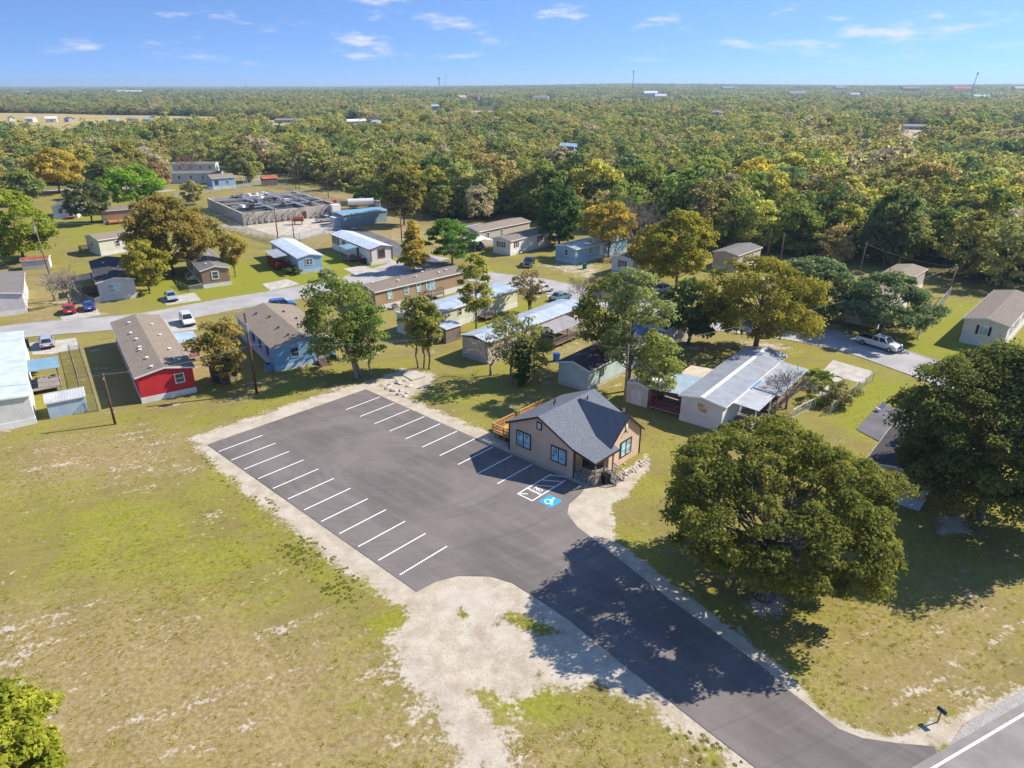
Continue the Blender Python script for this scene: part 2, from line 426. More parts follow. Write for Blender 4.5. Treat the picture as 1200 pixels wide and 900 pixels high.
near = (np.abs(P2[:, 0]) < 160) & (P2[:, 1] < 330) & (P2[:, 1] > 5)
Pn = P2[near]
dirt = np.zeros(NP); dry = np.zeros(NP); lush = np.zeros(NP); woods = np.zeros(NP)
for arr, lst in ((dirt, DIRT + PALE), (dry, DRY), (lush, LUSH)):
    a = np.zeros(len(Pn))
    for poly, w, k in lst: a = np.maximum(a, soft(Pn, poly, w) * k)
    if arr is dirt:
        for poly, w, k in CUT: a = a * (1 - k * soft(Pn, poly, w))
    if arr is lush:
        for poly, w, k in CUT: a = np.maximum(a, soft(Pn, poly, w) * .9)
    arr[near] = a
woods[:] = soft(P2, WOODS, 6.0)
z = np.zeros(NP)
# slight unevenness of the open ground, none under the pavings
lotd = pdist(Pn, LOT_OUT)
def swell(P, d):
    b = 0.05 * np.sin(P[:, 0] * 0.31 + 1.3) * np.sin(P[:, 1] * 0.27) + 0.03 * np.sin(P[:, 0] * 0.9 + P[:, 1] * 0.7)
    return (b - 0.08) * np.clip((-d - 1.5) / 6, 0, 1) * np.clip((75 - P[:, 1]) / 10, 0, 1)
z[near] = swell(Pn, lotd)
z += relief(P2[:, 0], P2[:, 1])
nx, ny = len(gx), len(gy)
co = np.empty((NP, 3)); co[:, :2] = P2; co[:, 2] = z
ii = np.arange((nx - 1) * (ny - 1)); ii = ii + ii // (nx - 1)
quads = np.stack([ii, ii + 1, ii + nx + 1, ii + nx], 1)
def np_mesh(name, co, quads, k=4):
    me = bpy.data.meshes.new(name)
    me.vertices.add(len(co)); me.vertices.foreach_set("co", np.asarray(co, np.float32).ravel())
    me.loops.add(quads.size); me.loops.foreach_set("vertex_index", np.asarray(quads, np.int32).ravel())
    me.polygons.add(len(quads)); me.polygons.foreach_set("loop_start", np.arange(len(quads), dtype=np.int32) * k)
    me.update(calc_edges=True)
    return me
me = np_mesh("ground", co, quads)
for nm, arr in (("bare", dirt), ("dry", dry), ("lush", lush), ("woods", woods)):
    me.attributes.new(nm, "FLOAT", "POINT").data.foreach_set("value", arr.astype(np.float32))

t = NT("meadow_and_bare_soil"); p = t.pos()
n0 = t.noise(p, 0.035, 3, 0.5); n1 = t.noise(p, 0.16, 4, 0.6); n2 = t.noise(p, 0.75, 4, 0.65); n3 = t.noise(p, 3.2, 3, 0.7); n4 = t.noise(p, 6.5, 3, 0.75)
aa, bb = LU.x, LU.y
rot = t.n("ShaderNodeVectorRotate", rotation_type="Z_AXIS"); t.set(rot.inputs["Vector"], p); rot.inputs["Angle"].default_value = R(-25)
streak = t.noise(t.scale(rot.outputs[0], (0.12, 1.0, 1)), 0.9, 4, 0.65)
mow = t.noise(t.scale(rot.outputs[0], (0.015, 0.62, 1)), 1.0, 2, 0.5)
bare, dryA, lushA, wd = t.attr("bare"), t.attr("dry"), t.attr("lush"), t.attr("woods")
g = t.mix(t.step(n3, 0.32, 0.68), (0.185, 0.165, 0.036), (0.275, 0.238, 0.058))
g = t.mix(t.step(t.noise(p, 0.085, 3, 0.55), 0.36, 0.64, 0, 0.7), g, t.mix(t.step(n3, 0.3, 0.7), (0.19, 0.19, 0.028), (0.26, 0.245, 0.04)))
g = t.mix(t.step(n1, 0.38, 0.62, 0, 0.75), g, (0.20, 0.155, 0.06))
drycol = t.mix(t.step(n3, 0.32, 0.68), (0.22, 0.16, 0.075), (0.33, 0.255, 0.125))
dryf = t.math("ADD", t.math("MULTIPLY", dryA, 0.72), t.math("MULTIPLY", t.math("SUBTRACT", t.math("ADD", t.math("MULTIPLY", n2, 0.5), t.math("MULTIPLY", streak, 0.5)), 0.5), 1.7))
g = t.mix(t.step(dryf, 0.1, 0.68), g, drycol)
lushcol = t.mix(t.step(n3, 0.3, 0.7), (0.160, 0.172, 0.016), (0.262, 0.262, 0.03))
lushf = t.math("ADD", t.math("MULTIPLY", lushA, 0.8), t.math("MULTIPLY", t.math("SUBTRACT", n2, 0.5), 1.2))
g = t.mix(t.step(lushf, 0.2, 0.75), g, lushcol)
g = t.mix(t.step(mow, 0.42, 0.60, 0.0, 0.28), g, t.mix(0.5, g, (0.30, 0.25, 0.09)))
g = t.mix(t.step(n4, 0.46, 0.68, 0, 0.5), g, t.mix(0.5, g, (0.055, 0.055, 0.014)))
soilc = t.mix(t.step(n2, 0.3, 0.7), (0.36, 0.30, 0.225), (0.49, 0.435, 0.345))
soilc = t.mix(t.step(n4, 0.45, 0.7, 0, 0.6), soilc, (0.27, 0.205, 0.145)); soilc = t.mix(t.step(n1, 0.45, 0.7, 0, 0.5), soilc, (0.50, 0.45, 0.385))
sc = t.math("ADD", t.math("MULTIPLY", t.math("SUBTRACT", n2, 0.5), 1.0), t.math("MULTIPLY", t.math("SUBTRACT", n3, 0.5), 1.0))
bf = t.math("ADD", bare, sc)
bf2 = t.math("ADD", t.math("ADD", t.math("MULTIPLY", dryA, 0.07), t.math("MULTIPLY", t.math("SUBTRACT", streak, 0.5), 0.9)), t.math("ADD", t.math("MULTIPLY", t.math("SUBTRACT", n3, 0.5), 0.8), t.math("ADD", t.math("MULTIPLY", t.math("SUBTRACT", n1, 0.5), 0.75), t.math("MULTIPLY", t.math("SUBTRACT", n2, 0.5), 0.5))))
bf2 = t.math("SUBTRACT", bf2, t.math("MULTIPLY", lushA, 0.10))
g = t.mix(t.step(bf2, 0.185, 0.30, 0, 0.85), g, soilc)
g = t.mix(t.step(bf, 0.36, 0.62), g, soilc)
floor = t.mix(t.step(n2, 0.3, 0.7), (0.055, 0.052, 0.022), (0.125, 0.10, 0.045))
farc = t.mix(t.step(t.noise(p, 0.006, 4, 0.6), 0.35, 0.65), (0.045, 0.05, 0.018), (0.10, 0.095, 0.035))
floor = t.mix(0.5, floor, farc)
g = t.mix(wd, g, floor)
hgt = t.math("ADD", t.math("MULTIPLY", n4, 0.6), n3)
gmat = t.done(t.bsdf(g, 0.95, t.bump(hgt, 0.22, 0.06), spec=0.08))
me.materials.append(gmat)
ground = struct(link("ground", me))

# ------------------------------------------------------------------ pavings
def sheet(name, poly, zz, mat, thick=0.0, parent=None):
    bm = bmesh.new(); vs = [bm.verts.new((q[0], q[1], zz)) for q in poly]
    f = bm.faces.new(vs); bm.normal_update()
    if f.normal.z < 0: f.normal_flip()
    if thick:
        r = bmesh.ops.extrude_face_region(bm, geom=[f])
        for x in r["geom"]:
            if isinstance(x, bmesh.types.BMVert): x.co.z -= thick
        bmesh.ops.recalc_face_normals(bm, faces=bm.faces)
    else:
        bmesh.ops.triangulate(bm, faces=bm.faces)
    m = bpy.data.meshes.new(name); bm.to_mesh(m); bm.free(); m.materials.append(mat)
    return link(name, m, parent)
def smooth_line(pts, n=6):
    """Catmull-Rom through points"""
    pts = [Vector(q) for q in pts]; P = [pts[0] * 2 - pts[1]] + pts + [pts[-1] * 2 - pts[-2]]; out = []
    for i in range(1, len(P) - 2):
        a, b, c, d = P[i - 1:i + 3]
        for k in range(n):
            s = k / n
            out.append(0.5 * ((2 * b) + (c - a) * s + (2 * a - 5 * b + 4 * c - d) * s * s + (3 * b - a - 3 * c + d) * s ** 3))
    return out + [pts[-1]]

t = NT("fresh_asphalt"); p = t.pos()
r2 = t.n("ShaderNodeVectorRotate", rotation_type="Z_AXIS"); t.set(r2.inputs["Vector"], p); r2.inputs["Angle"].default_value = -LOT_ANG
n1 = t.noise(p, 0.12, 4, 0.55, 0.6); n2 = t.noise(t.scale(r2.outputs[0], (0.15, 1.1, 1)), 0.8, 4, 0.6); n3 = t.noise(p, 26, 2, 0.7); n4 = t.noise(p, 1.4, 4, 0.65, 1.2); n5 = t.noise(p, 0.5, 5, 0.7)
c = t.mix(t.step(n1, 0.34, 0.66), (0.134, 0.115, 0.104), (0.190, 0.163, 0.146))
c = t.mix(t.step(n2, 0.4, 0.7, 0, 0.4), c, (0.225, 0.20, 0.188))
c = t.mix(t.step(n4, 0.58, 0.74, 0, 0.35), c, (0.085, 0.078, 0.08))
c = t.mix(t.step(n5, 0.62, 0.76, 0, 0.45), c, (0.07, 0.065, 0.066))
ctr = lot(-6, -11.2); sx = t.n("ShaderNodeSeparateXYZ"); t.set(sx.inputs[0], p)
ex, ey = t.math("SUBTRACT", sx.outputs[0], ctr.x), t.math("SUBTRACT", sx.outputs[1], ctr.y)
rad = t.math("SQRT", t.math("ADD", t.math("MULTIPLY", ex, ex), t.math("MULTIPLY", t.math("MULTIPLY", ey, ey), 1.9)))
an = t.math("ARCTAN2", ey, ex); pc = t.n("ShaderNodeCombineXYZ"); t.set(pc.inputs[0], t.math("MULTIPLY", rad, 1.6)); t.set(pc.inputs[1], t.math("MULTIPLY", an, 0.9))
n6 = t.noise(pc.outputs[0], 1.0, 3, 0.6)
c = t.mix(t.step(n6, 0.52, 0.68, 0, 0.33), c, (0.10, 0.092, 0.092))
c = t.mix(t.step(n6, 0.42, 0.28, 0, 0.25), c, (0.25, 0.225, 0.21))
c = t.mix(t.step(n3, 0.35, 0.7, 0, 0.5), c, t.mix(0.5, c, (0.05, 0.05, 0.055)))
ASPH = t.done(t.bsdf(c, 0.88, t.bump(n3, 0.25, 0.01), spec=0.2))
rnd_lot = LOT_OUT
parking_lot = struct(sheet("parking_lot", rnd_lot, 0.03, ASPH))
t = NT("traffic_paint_white"); p = t.pos(); n = t.noise(p, 6, 4, 0.7)
PAINT = t.done(t.bsdf(t.mix(t.step(n, 0.55, 0.75, 0, 0.55), (0.80, 0.80, 0.78), (0.33, 0.32, 0.31)), 0.7))
t = NT("traffic_paint_blue"); p = t.pos(); n = t.noise(p, 5, 4, 0.7)
BLUEP = t.done(t.bsdf(t.mix(t.step(n, 0.55, 0.75, 0, 0.4), (0.02, 0.33, 0.68), (0.08, 0.26, 0.42)), 0.7))
def flat_bar(mb, a, b, w, zz):
    a, b = Vector(a), Vector(b); d = (b - a).normalized(); n = Vector((-d.y, d.x)) * w / 2
    mb.add([(*(a - n), zz), (*(b - n), zz), (*(b + n), zz), (*(a + n), zz)], [(0, 1, 2, 3)])
mb = MB()
for i in range(12): flat_bar(mb, lot(-22.55 + i * 2.754, -21.3), lot(-22.55 + i * 2.754, -16.2), 0.12, 0.036)
for i in range(10): flat_bar(mb, lot(-21.3 + i * 2.8, -5.95), lot(-21.3 + i * 2.8, -0.8), 0.12, 0.036)
mb.build("stall_lines", PAINT, parking_lot)
mb = MB()
u0, u1, v0, v1 = 6.6, 8.42, -5.97, -0.98
flat_bar(mb, lot(u0, v0 - .06), lot(u0, v1), 0.13, 0.036); flat_bar(mb, lot(u1, v0 - .06), lot(u1, v1), 0.13, 0.036); flat_bar(mb, lot(u0 + .065, v0), lot(u1 - .065, v0), 0.12, 0.036)
for k in range(3): flat_bar(mb, lot(u0 + .065, v0 + 2.25 + k * 1.25), lot(u1 - .065, v0 + 3.35 + k * 1.25), 0.12, 0.036)
flat_bar(mb, lot(u0 + .065, v0 + .12), lot(u0 + .75, v0 + .62), 0.12, 0.036)
aisle = mb.build("access_aisle", PAINT, parking_lot)
def text_mesh(name, s, size, loc, rz, mat, parent, zz):
    cu = bpy.data.curves.new(name, "FONT"); cu.body = s; cu.size = size; cu.align_x = "CENTER"; cu.align_y = "CENTER"; cu.fill_mode = "FRONT"; cu.offset = 0.012
    o = bpy.data.objects.new(name, cu); COL.objects.link(o); bpy.context.view_layer.update()
    m = bpy.data.meshes.new_from_object(o.evaluated_get(bpy.context.evaluated_depsgraph_get())); bpy.data.objects.remove(o)
    m.materials.clear(); m.materials.append(mat)
    q = link(name, m, parent); q.location = (*loc, zz); q.rotation_euler = (0, 0, rz); return q
text_mesh("lettering", "NO", 0.62, lot(7.55, -4.05), LOT_ANG, PAINT, aisle, 0.044)
text_mesh("lettering", "PARKING", 0.40, lot(7.52, -4.62), LOT_ANG, PAINT, aisle, 0.044)
# accessible symbol: blue square with the white wheelchair
mb = MB(); c0 = (9.72, -4.85); s = 0.78
mb.add([(*lot(c0[0] + a * s, c0[1] + b * s), 0.036) for a, b in ((-1, -1), (1, -1), (1, 1), (-1, 1))], [(0, 1, 2, 3)])
sym = mb.build("accessible_symbol", BLUEP, parking_lot)
mb = MB()
def L(a, b): return lot(c0[0] + a, c0[1] + b)
for k in range(12):
    a0, a1 = R(100 + k * 24), R(100 + (k + 1) * 24)
    flat_bar(mb, L(-0.08 + .36 * math.cos(a0), -.18 + .36 * math.sin(a0)), L(-0.08 + .36 * math.cos(a1), -.18 + .36 * math.sin(a1)), 0.11, 0.042)
flat_bar(mb, L(-.06, .42), L(-.02, -.04), 0.13, 0.044); flat_bar(mb, L(-.04, .18), L(.24, .18), 0.09, 0.046); flat_bar(mb, L(-.02, -.04), L(.28, -.04), 0.12, 0.048); flat_bar(mb, L(.26, -.02), L(.42, -.42), 0.12, 0.050); flat_bar(mb, L(.40, -.40), L(.56, -.36), 0.1, 0.052)
hd = [L(-.07 + .12 * math.cos(R(a)), .55 + .12 * math.sin(R(a))) for a in range(0, 360, 30)]
mb.add([(*q, 0.042) for q in hd], [tuple(range(12))])
mb.build("wheelchair_figure", PAINT, sym)

# residential street: worn pale concrete with a low kerb
t = NT("worn_street"); p = t.pos()
n1 = t.noise(p, 0.2, 4, 0.6); n3 = t.noise(p, 18, 2, 0.7); n4 = t.noise(p, 1.1, 5, 0.7, 1.5)
c = t.mix(t.step(n1, 0.33, 0.68), (0.30, 0.285, 0.275), (0.40, 0.38, 0.365)); c = t.mix(t.step(n4, 0.56, 0.72, 0, 0.5), c, (0.21, 0.20, 0.195)); c = t.mix(t.step(n3, 0.4, 0.7, 0, 0.3), c, (0.22, 0.21, 0.20))
STREET = t.done(t.bsdf(c, 0.9, t.bump(n3, 0.2, 0.01), spec=0.15))
t = NT("dark_asphalt"); p = t.pos(); n1 = t.noise(p, 0.4, 4, 0.6); n3 = t.noise(p, 20, 2, 0.7)
c = t.mix(t.step(n1, 0.3, 0.7), (0.10, 0.095, 0.098), (0.15, 0.142, 0.142)); c = t.mix(t.step(n3, 0.4, 0.7, 0, 0.4), c, (0.07, 0.07, 0.07))
DASPH = t.done(t.bsdf(c, 0.9))
t = NT("highway_asphalt"); p = t.pos()
n1 = t.noise(p, 0.5, 4, 0.6); n3 = t.noise(p, 22, 2, 0.7); c = t.mix(t.step(n1, 0.3, 0.7), (0.20, 0.18, 0.17), (0.28, 0.25, 0.235)); c = t.mix(t.step(n3, 0.4, 0.7, 0, 0.5), c, (0.14, 0.13, 0.13))
HWY = t.done(t.bsdf(c, 0.9, t.bump(n3, 0.3, 0.01)))
t = NT("gravel_shoulder"); p = t.pos(); n3 = t.noise(p, 9, 3, 0.75); n1 = t.noise(p, 0.8, 4, 0.6)
c = t.mix(t.step(n3, 0.3, 0.7), (0.24, 0.22, 0.205), (0.40, 0.37, 0.34)); c = t.mix(t.step(n1, 0.5, 0.75, 0, 0.4), c, (0.16, 0.15, 0.145))
GRAVEL = t.done(t.bsdf(c, 0.95, t.bump(n3, 0.5, 0.03)))

def ribbon(center, w0, w1=None):
    w1 = w0 if w1 is None else w1; Lf, Rt = [], []
    for i, q in enumerate(center):
        a = center[max(i - 1, 0)]; b = center[min(i + 1, len(center) - 1)]; d = (b - a).normalized(); n = Vector((-d.y, d.x))
        w = w0 + (w1 - w0) * i / (len(center) - 1)
        Lf.append(q + n * w / 2); Rt.append(q - n * w / 2)
    return Lf, Rt
def ribbon_obj(name, center, w, zz, mat, parent=None, kerb=None):
    Lf, Rt = ribbon(center, w)
    mb = MB()
    for i in range(len(center) - 1):
        mb.add([(*Lf[i], zz), (*Rt[i], zz), (*Rt[i + 1], zz), (*Lf[i + 1], zz)], [(3, 2, 1, 0)])
    return mb.build(name, mat, parent)
main_c = smooth_line([at(-260, 425).xy, at(-80, 402).xy, at(40, 386).xy, at(165, 375).xy, at(265, 357).xy, at(360, 341).xy, at(430, 325).xy, at(470, 312).xy, at(510, 300).xy])
ribbon_obj("street", main_c, 8.0, 0.022, STREET)["kind"] = "structure"
loop_c = smooth_line([at(455, 318).xy, at(520, 318).xy, at(575, 326).xy, at(630, 333).xy, at(690, 347).xy, at(760, 362).xy, at(840, 378).xy, at(920, 388).xy, at(1000, 404).xy, at(1080, 430).xy, at(1170, 462).xy, at(1290, 500).xy])
ribbon_obj("cross_street", loop_c, 8.2, 0.030, STREET)["kind"] = "structure"
spur_c = smooth_line([at(520, 316).xy, at(470, 295).xy, at(440, 281).xy, at(405, 268).xy])
ribbon_obj("plant_road", spur_c, 6.5, 0.038, DASPH)["kind"] = "structure"
lane_c = smooth_line([at(-160, 240).xy, at(-20, 229).xy, at(60, 224).xy, at(130, 219).xy, at(200, 224).xy])
ribbon_obj("back_lane", lane_c, 6.0, 0.030, STREET)["kind"] = "structure"
mb = MB()
for cl, w, side in ((main_c, 8.0, 1), (main_c, 8.0, -1), (loop_c, 8.2, 1), (loop_c, 8.2, -1)):
    Lf, Rt = ribbon(cl, w + 0.15); e = Lf if side == 1 else Rt
    for i in range(len(e) - 1):
        m = (e[i] + e[i + 1]) / 2
        if min((m - q).length for q in (loop_c if cl is main_c else main_c)) < 6.5: continue
        d = e[i + 1] - e[i]; mb.box((m.x, m.y, 0.03), (d.length * 1.0, 0.16, 0.09), math.atan2(d.y, d.x))
struct(mb.build("kerb", CONC))
# driveways and pads
def pad(name, px, mat=CONC, zz=0.026): return struct(sheet(name, ats(px), zz, mat))
pad("driveway", [(307, 333), (336, 327), (352, 333), (317, 341)]); pad("driveway", [(402, 315), (425, 311), (446, 318), (418, 323)])
pad("driveway", [(70, 370), (114, 362), (118, 369), (74, 377)]); pad("driveway", [(186, 350), (228, 343), (236, 352), (196, 358)])
pad("driveway", [(34, 402), (90, 396), (92, 409), (60, 415), (38, 416)]); pad("driveway", [(188, 376), (226, 370), (231, 386), (196, 391)])
pad("driveway", [(976, 422), (1022, 435), (1012, 450), (962, 437)]); pad("garden_path", [(980, 440), (988, 443), (962, 468), (952, 463)])
pad("asphalt_pad", [(1030, 474), (1064, 479), (1092, 498), (1045, 525), (1003, 503)], DASPH)
pad("driveway", [(640, 346), (668, 342), (676, 352), (650, 358)]); pad("concrete_slab", [(469, 438), (487, 434), (500, 441), (483, 446.5)], CONC, 0.09)
pad("garden_path", [(628, 398), (640, 396), (720, 380), (716, 376)])
pad("plant_yard", [(352, 262), (385, 250), (402, 262), (398, 270), (352, 281), (325, 272)], plain("crushed_stone", (0.42, 0.37, 0.30), 0.95, 0.25, 0.6))
# highway
h0, h1 = at(1095, 899.6).xy, at(1200, 837.4).xy; hd_ = (h1 - h0).normalized(); hn = Vector((hd_.y, -hd_.x))
ha, hb = h0 - hd_ * 160, h0 + hd_ * 220
highway = struct(sheet("highway", [ha - hn * 0.55, hb - hn * 0.55, hb + hn * 7.6, ha + hn * 7.6], 0.044, HWY))
mb = MB(); flat_bar(mb, ha, hb, 0.15, 0.050)
for k in range(-16, 22): flat_bar(mb, h0 + hn * 3.6 + hd_ * k * 12 - hd_ * 1.5, h0 + hn * 3.6 + hd_ * k * 12 + hd_ * 1.5, 0.12, 0.050)
mb.build("lane_markings", PAINT, highway)
sa = h0 + hd_ * 1.9
struct(sheet("shoulder", [sa - hn * 0.5, sa + hd_ * 2.6 - hn * 1.2, hb - hn * 1.2, hb - hn * 0.5], 0.037, GRAVEL))
# ------------------------------------------------------------------ trees
def leaf_mat(name, stops=None, trans=0.46):
    """leaves; the tone comes from the object's own colour (stops=None) or from a palette picked per tree"""
    t = NT(name)
    if stops is None:
        oi = t.n("ShaderNodeObjectInfo"); base = oi.outputs["Color"]
    else:
        oi = t.n("ShaderNodeObjectInfo"); drift = t.noise(oi.outputs["Location"], 0.011, 3, 0.6)
        pick = t.math("ADD", t.math("MULTIPLY", t.math("SUBTRACT", drift, 0.5), 2.0), t.math("ADD", t.math("MULTIPLY", oi.outputs["Random"], 0.72), 0.14), True)
        base = t.ramp(pick, stops)
    tn = t.attr("tint")
    c = t.mix(t.step(tn, 0.0, 1.0, 0, 1, False), t.mix(1.0, base, (0.58, 0.64, 0.55), "MULTIPLY"), t.mix(1.0, base, (1.45, 1.34, 1.3), "MULTIPLY"))
    d = t.n("ShaderNodeBsdfDiffuse"); t.set(d.inputs[0], c)
    tr = t.n("ShaderNodeBsdfTranslucent"); t.set(tr.inputs[0], t.mix(1.0, c, (1.35, 1.35, 0.85), "MULTIPLY"))
    m = t.n("ShaderNodeMixShader"); m.inputs[0].default_value = trans
    t.set(m.inputs[1], d.outputs[0]); t.set(m.inputs[2], tr.outputs[0])
    return t.done(m.outputs[0])
LEAF = leaf_mat("leaves")
PAL = {"olive": (0.098, 0.096, 0.033), "green": (0.074, 0.092, 0.026), "dark": (0.044, 0.060, 0.024), "gold": (0.160, 0.130, 0.026), "yellow": (0.132, 0.130, 0.032),
       "brown": (0.120, 0.098, 0.046), "grey": (0.135, 0.118, 0.092), "pale": (0.118, 0.122, 0.050), "blue": (0.064, 0.084, 0.044), "bright": (0.080, 0.130, 0.016)}
PAL = {k: tuple(x * 3.05 for x in v) for k, v in PAL.items()}
LEAFK = 2.65
_o = PAL
PSTOPS = [(0.0, _o["dark"]), (0.14, _o["blue"]), (0.28, _o["green"]), (0.44, _o["olive"]), (0.58, _o["pale"]), (0.66, _o["olive"]), (0.74, _o["brown"]), (0.82, _o["yellow"]), (0.90, _o["grey"]), (1.0, _o["grey"])]
LEAFP = leaf_mat("woodland_leaves", PSTOPS)
t = NT("bark"); p = t.obj(); n1 = t.noise(t.scale(p, (4, 4, 0.8)), 2.0, 4, 0.7)
BARK = t.done(t.bsdf(t.mix(t.step(n1, 0.3, 0.7), (0.075, 0.062, 0.050), (0.20, 0.17, 0.14)), 0.95, t.bump(n1, 0.6, 0.05), spec=0.1))
t = NT("pale_bark"); p = t.obj(); n1 = t.noise(t.scale(p, (4, 4, 0.8)), 2.0, 4, 0.7)
PBARK = t.done(t.bsdf(t.mix(t.step(n1, 0.3, 0.7), (0.16, 0.13, 0.11), (0.34, 0.29, 0.25)), 0.95, spec=0.1))

def profile(shape, t):
    if shape == "dome": return np.where(t < 0.32, 0.72 + 0.28 * np.sqrt(np.clip(t / 0.32, 0, 1)), np.sqrt(np.clip(1 - ((t - 0.32) / 0.68) ** 2, 0, 1)))
    if shape == "cone": return np.clip(1.02 - t, 0.03, 1) ** 0.8 * np.clip(t / 0.1 + 0.55, 0, 1)
    if shape == "column": return np.clip(np.sin(np.pi * np.clip(t * 0.9 + 0.09, 0, 1)), 0, 1) ** 0.55
    if shape == "vase": return np.clip(0.35 + t * 1.0, 0, 1) * np.sqrt(np.clip(1.05 - t ** 4, 0, 1))
    return np.sqrt(np.clip(1 - (2 * t - 0.92) ** 2 / 1.17, 0, 1))
def crown_points(r, H, z0, Rad, ncl, shape, lump=0.34, inner=0.45):
    """clump centres through the crown's volume, crowding towards an uneven outside"""
    ph = r.uniform(0, 6.28, 8); k = r.uniform(0.6, 1.0, 8)
    out = []
    for i in range(ncl * 3):
        t = r.uniform(0, 1) ** (1.3 if shape == "dome" else 0.9); az = i * 2.39996 + r.normal(0, .35)
        lum = sum(k[j] * math.sin((j % 4 + 1) * az + ph[j] + t * (3 + j)) for j in range(8)) / 4.0
        rf = (inner + (1 - inner) * r.uniform(0, 1) ** 0.45)
        rad = Rad * float(profile(shape, np.array(t))) * (1 + lump * lum) * rf
        zz = z0 + (H - z0) * t * (1 + 0.06 * lum)
        out.append((rad * math.cos(az), rad * math.sin(az), zz))
    out = np.array(out); keep = []
    dmin = (Rad * Rad * (H - z0) / ncl) ** (1 / 3) * 0.62
    for q in out:
        if all(((q - w) ** 2).sum() > dmin * dmin for w in keep[-140:]): keep.append(q)
        if len(keep) >= ncl: break
    return np.array(keep)
def leaves(r, cl, crad, nleaf, size, flat=0.72):
    """leaf faces round the clump centres: coordinates, quads, tint"""
    n = len(cl); m = n * nleaf
    d = r.normal(size=(m, 3)); d /= np.linalg.norm(d, axis=1)[:, None]
    d[:, 2] = np.where(d[:, 2] < -0.35, -d[:, 2], d[:, 2])
    cr = np.repeat(crad * r.uniform(0.7, 1.35, n), nleaf)[:, None]
    rad = (0.35 + 0.75 * r.uniform(0, 1, m) ** 0.6)[:, None]
    # knobbly outline of each clump
    wob = 1 + 0.28 * np.sin(d[:, :1] * 5 + np.repeat(r.uniform(0, 6, n), nleaf)[:, None]) * np.sin(d[:, 1:2] * 6 + 1)
    c = np.repeat(cl, nleaf, 0) + d * rad * cr * wob * np.array([1, 1, flat])
    nn = d * 0.6 + np.array([0, 0, 0.4]) + r.normal(0, 0.42, (m, 3)); nn /= np.linalg.norm(nn, axis=1)[:, None]
    a = np.cross(nn, r.normal(size=(m, 3))); a /= np.linalg.norm(a, axis=1)[:, None]; b = np.cross(nn, a)
    s = (size * r.uniform(0.6, 1.35, m))[:, None]
    co = np.stack([c - a * s, c - b * s * 0.55 + nn * s * 0.12, c + a * s, c + b * s * 0.55 + nn * s * 0.12], 1).reshape(-1, 3)
    tint = np.clip(np.repeat(r.uniform(0.15, 0.85, n), nleaf) + r.normal(0, 0.2, m), 0, 1)
    return co, np.arange(m * 4).reshape(-1, 4), tint
def leaf_mesh(name, co, q, tint, mat):
    me = np_mesh(name, co, q); me.attributes.new("tint", "FLOAT", "FACE").data.foreach_set("value", tint.astype(np.float32)); me.materials.append(mat); return me
def limb_chain(mb, r, a, b, r0, r1, n=5, sag=0.12, seg=3):
    pts = [Vector(a)]; L = (Vector(b) - Vector(a)).length
    for i in range(1, seg):
        q = Vector(a).lerp(Vector(b), i / seg) + Vector(r.normal(0, sag * L * 0.35, 3)) + Vector((0, 0, sag * L * 0.35)); pts.append(q)
    pts.append(Vector(b))
    for i in range(seg):
        mb.tube(pts[i], pts[i + 1], r0 + (r1 - r0) * i / seg, r0 + (r1 - r0) * (i + 1) / seg, n, False)
    return pts
def trunk_mb(r, H, z0, cl, r0, nlimb, off=(0, 0), fork=0.5, stems=1):
    mb = MB(); idx = r.permutation(len(cl))[:nlimb]
    top = Vector((off[0] * 0.8, off[1] * 0.8, z0 + (H - z0) * fork))
    for s in range(stems):
        bx = Vector((r.normal(0, .25), r.normal(0, .25), -0.1)) if stems > 1 else Vector((0, 0, -0.1))
        tp = top + (Vector((r.normal(0, .7), r.normal(0, .7), r.normal(0, .6))) if stems > 1 else Vector())
        mb.tube(bx, bx + Vector((0, 0, .5)), r0 * 1.5, r0 * 1.05, 8)
        limb_chain(mb, r, bx + Vector((0, 0, .45)), tp, r0 * 1.05, r0 * 0.4, 8, 0.05, 4)
    for i in idx:
        q = Vector(cl[i]); t = min(0.95, max(0.25, (q.z * 0.55) / max(top.z, .1)))
        a = Vector((0, 0, 0)).lerp(top, t)
        limb_chain(mb, r, a, q, r0 * 0.42 * (1.15 - t), 0.025, 5, 0.12, 4)
    return mb
def twigs(mb, r, a, d, L, rad, depth):
    b = a + d * L
    rad = max(rad, 0.018); mb.tube(a, b, rad, max(rad * 0.6, 0.016), 4 if depth > 1 else 3, False)
    if depth == 0: return
    for k in range(3 if depth > 1 else 4):
        nd = (d + Vector(r.normal(0, 0.48, 3)) + Vector((0, 0, 0.1))).normalized()
        twigs(mb, r, a.lerp(b, r.uniform(0.55, 1.0)), nd, L * r.uniform(0.6, 0.85), rad * 0.55, depth - 1)

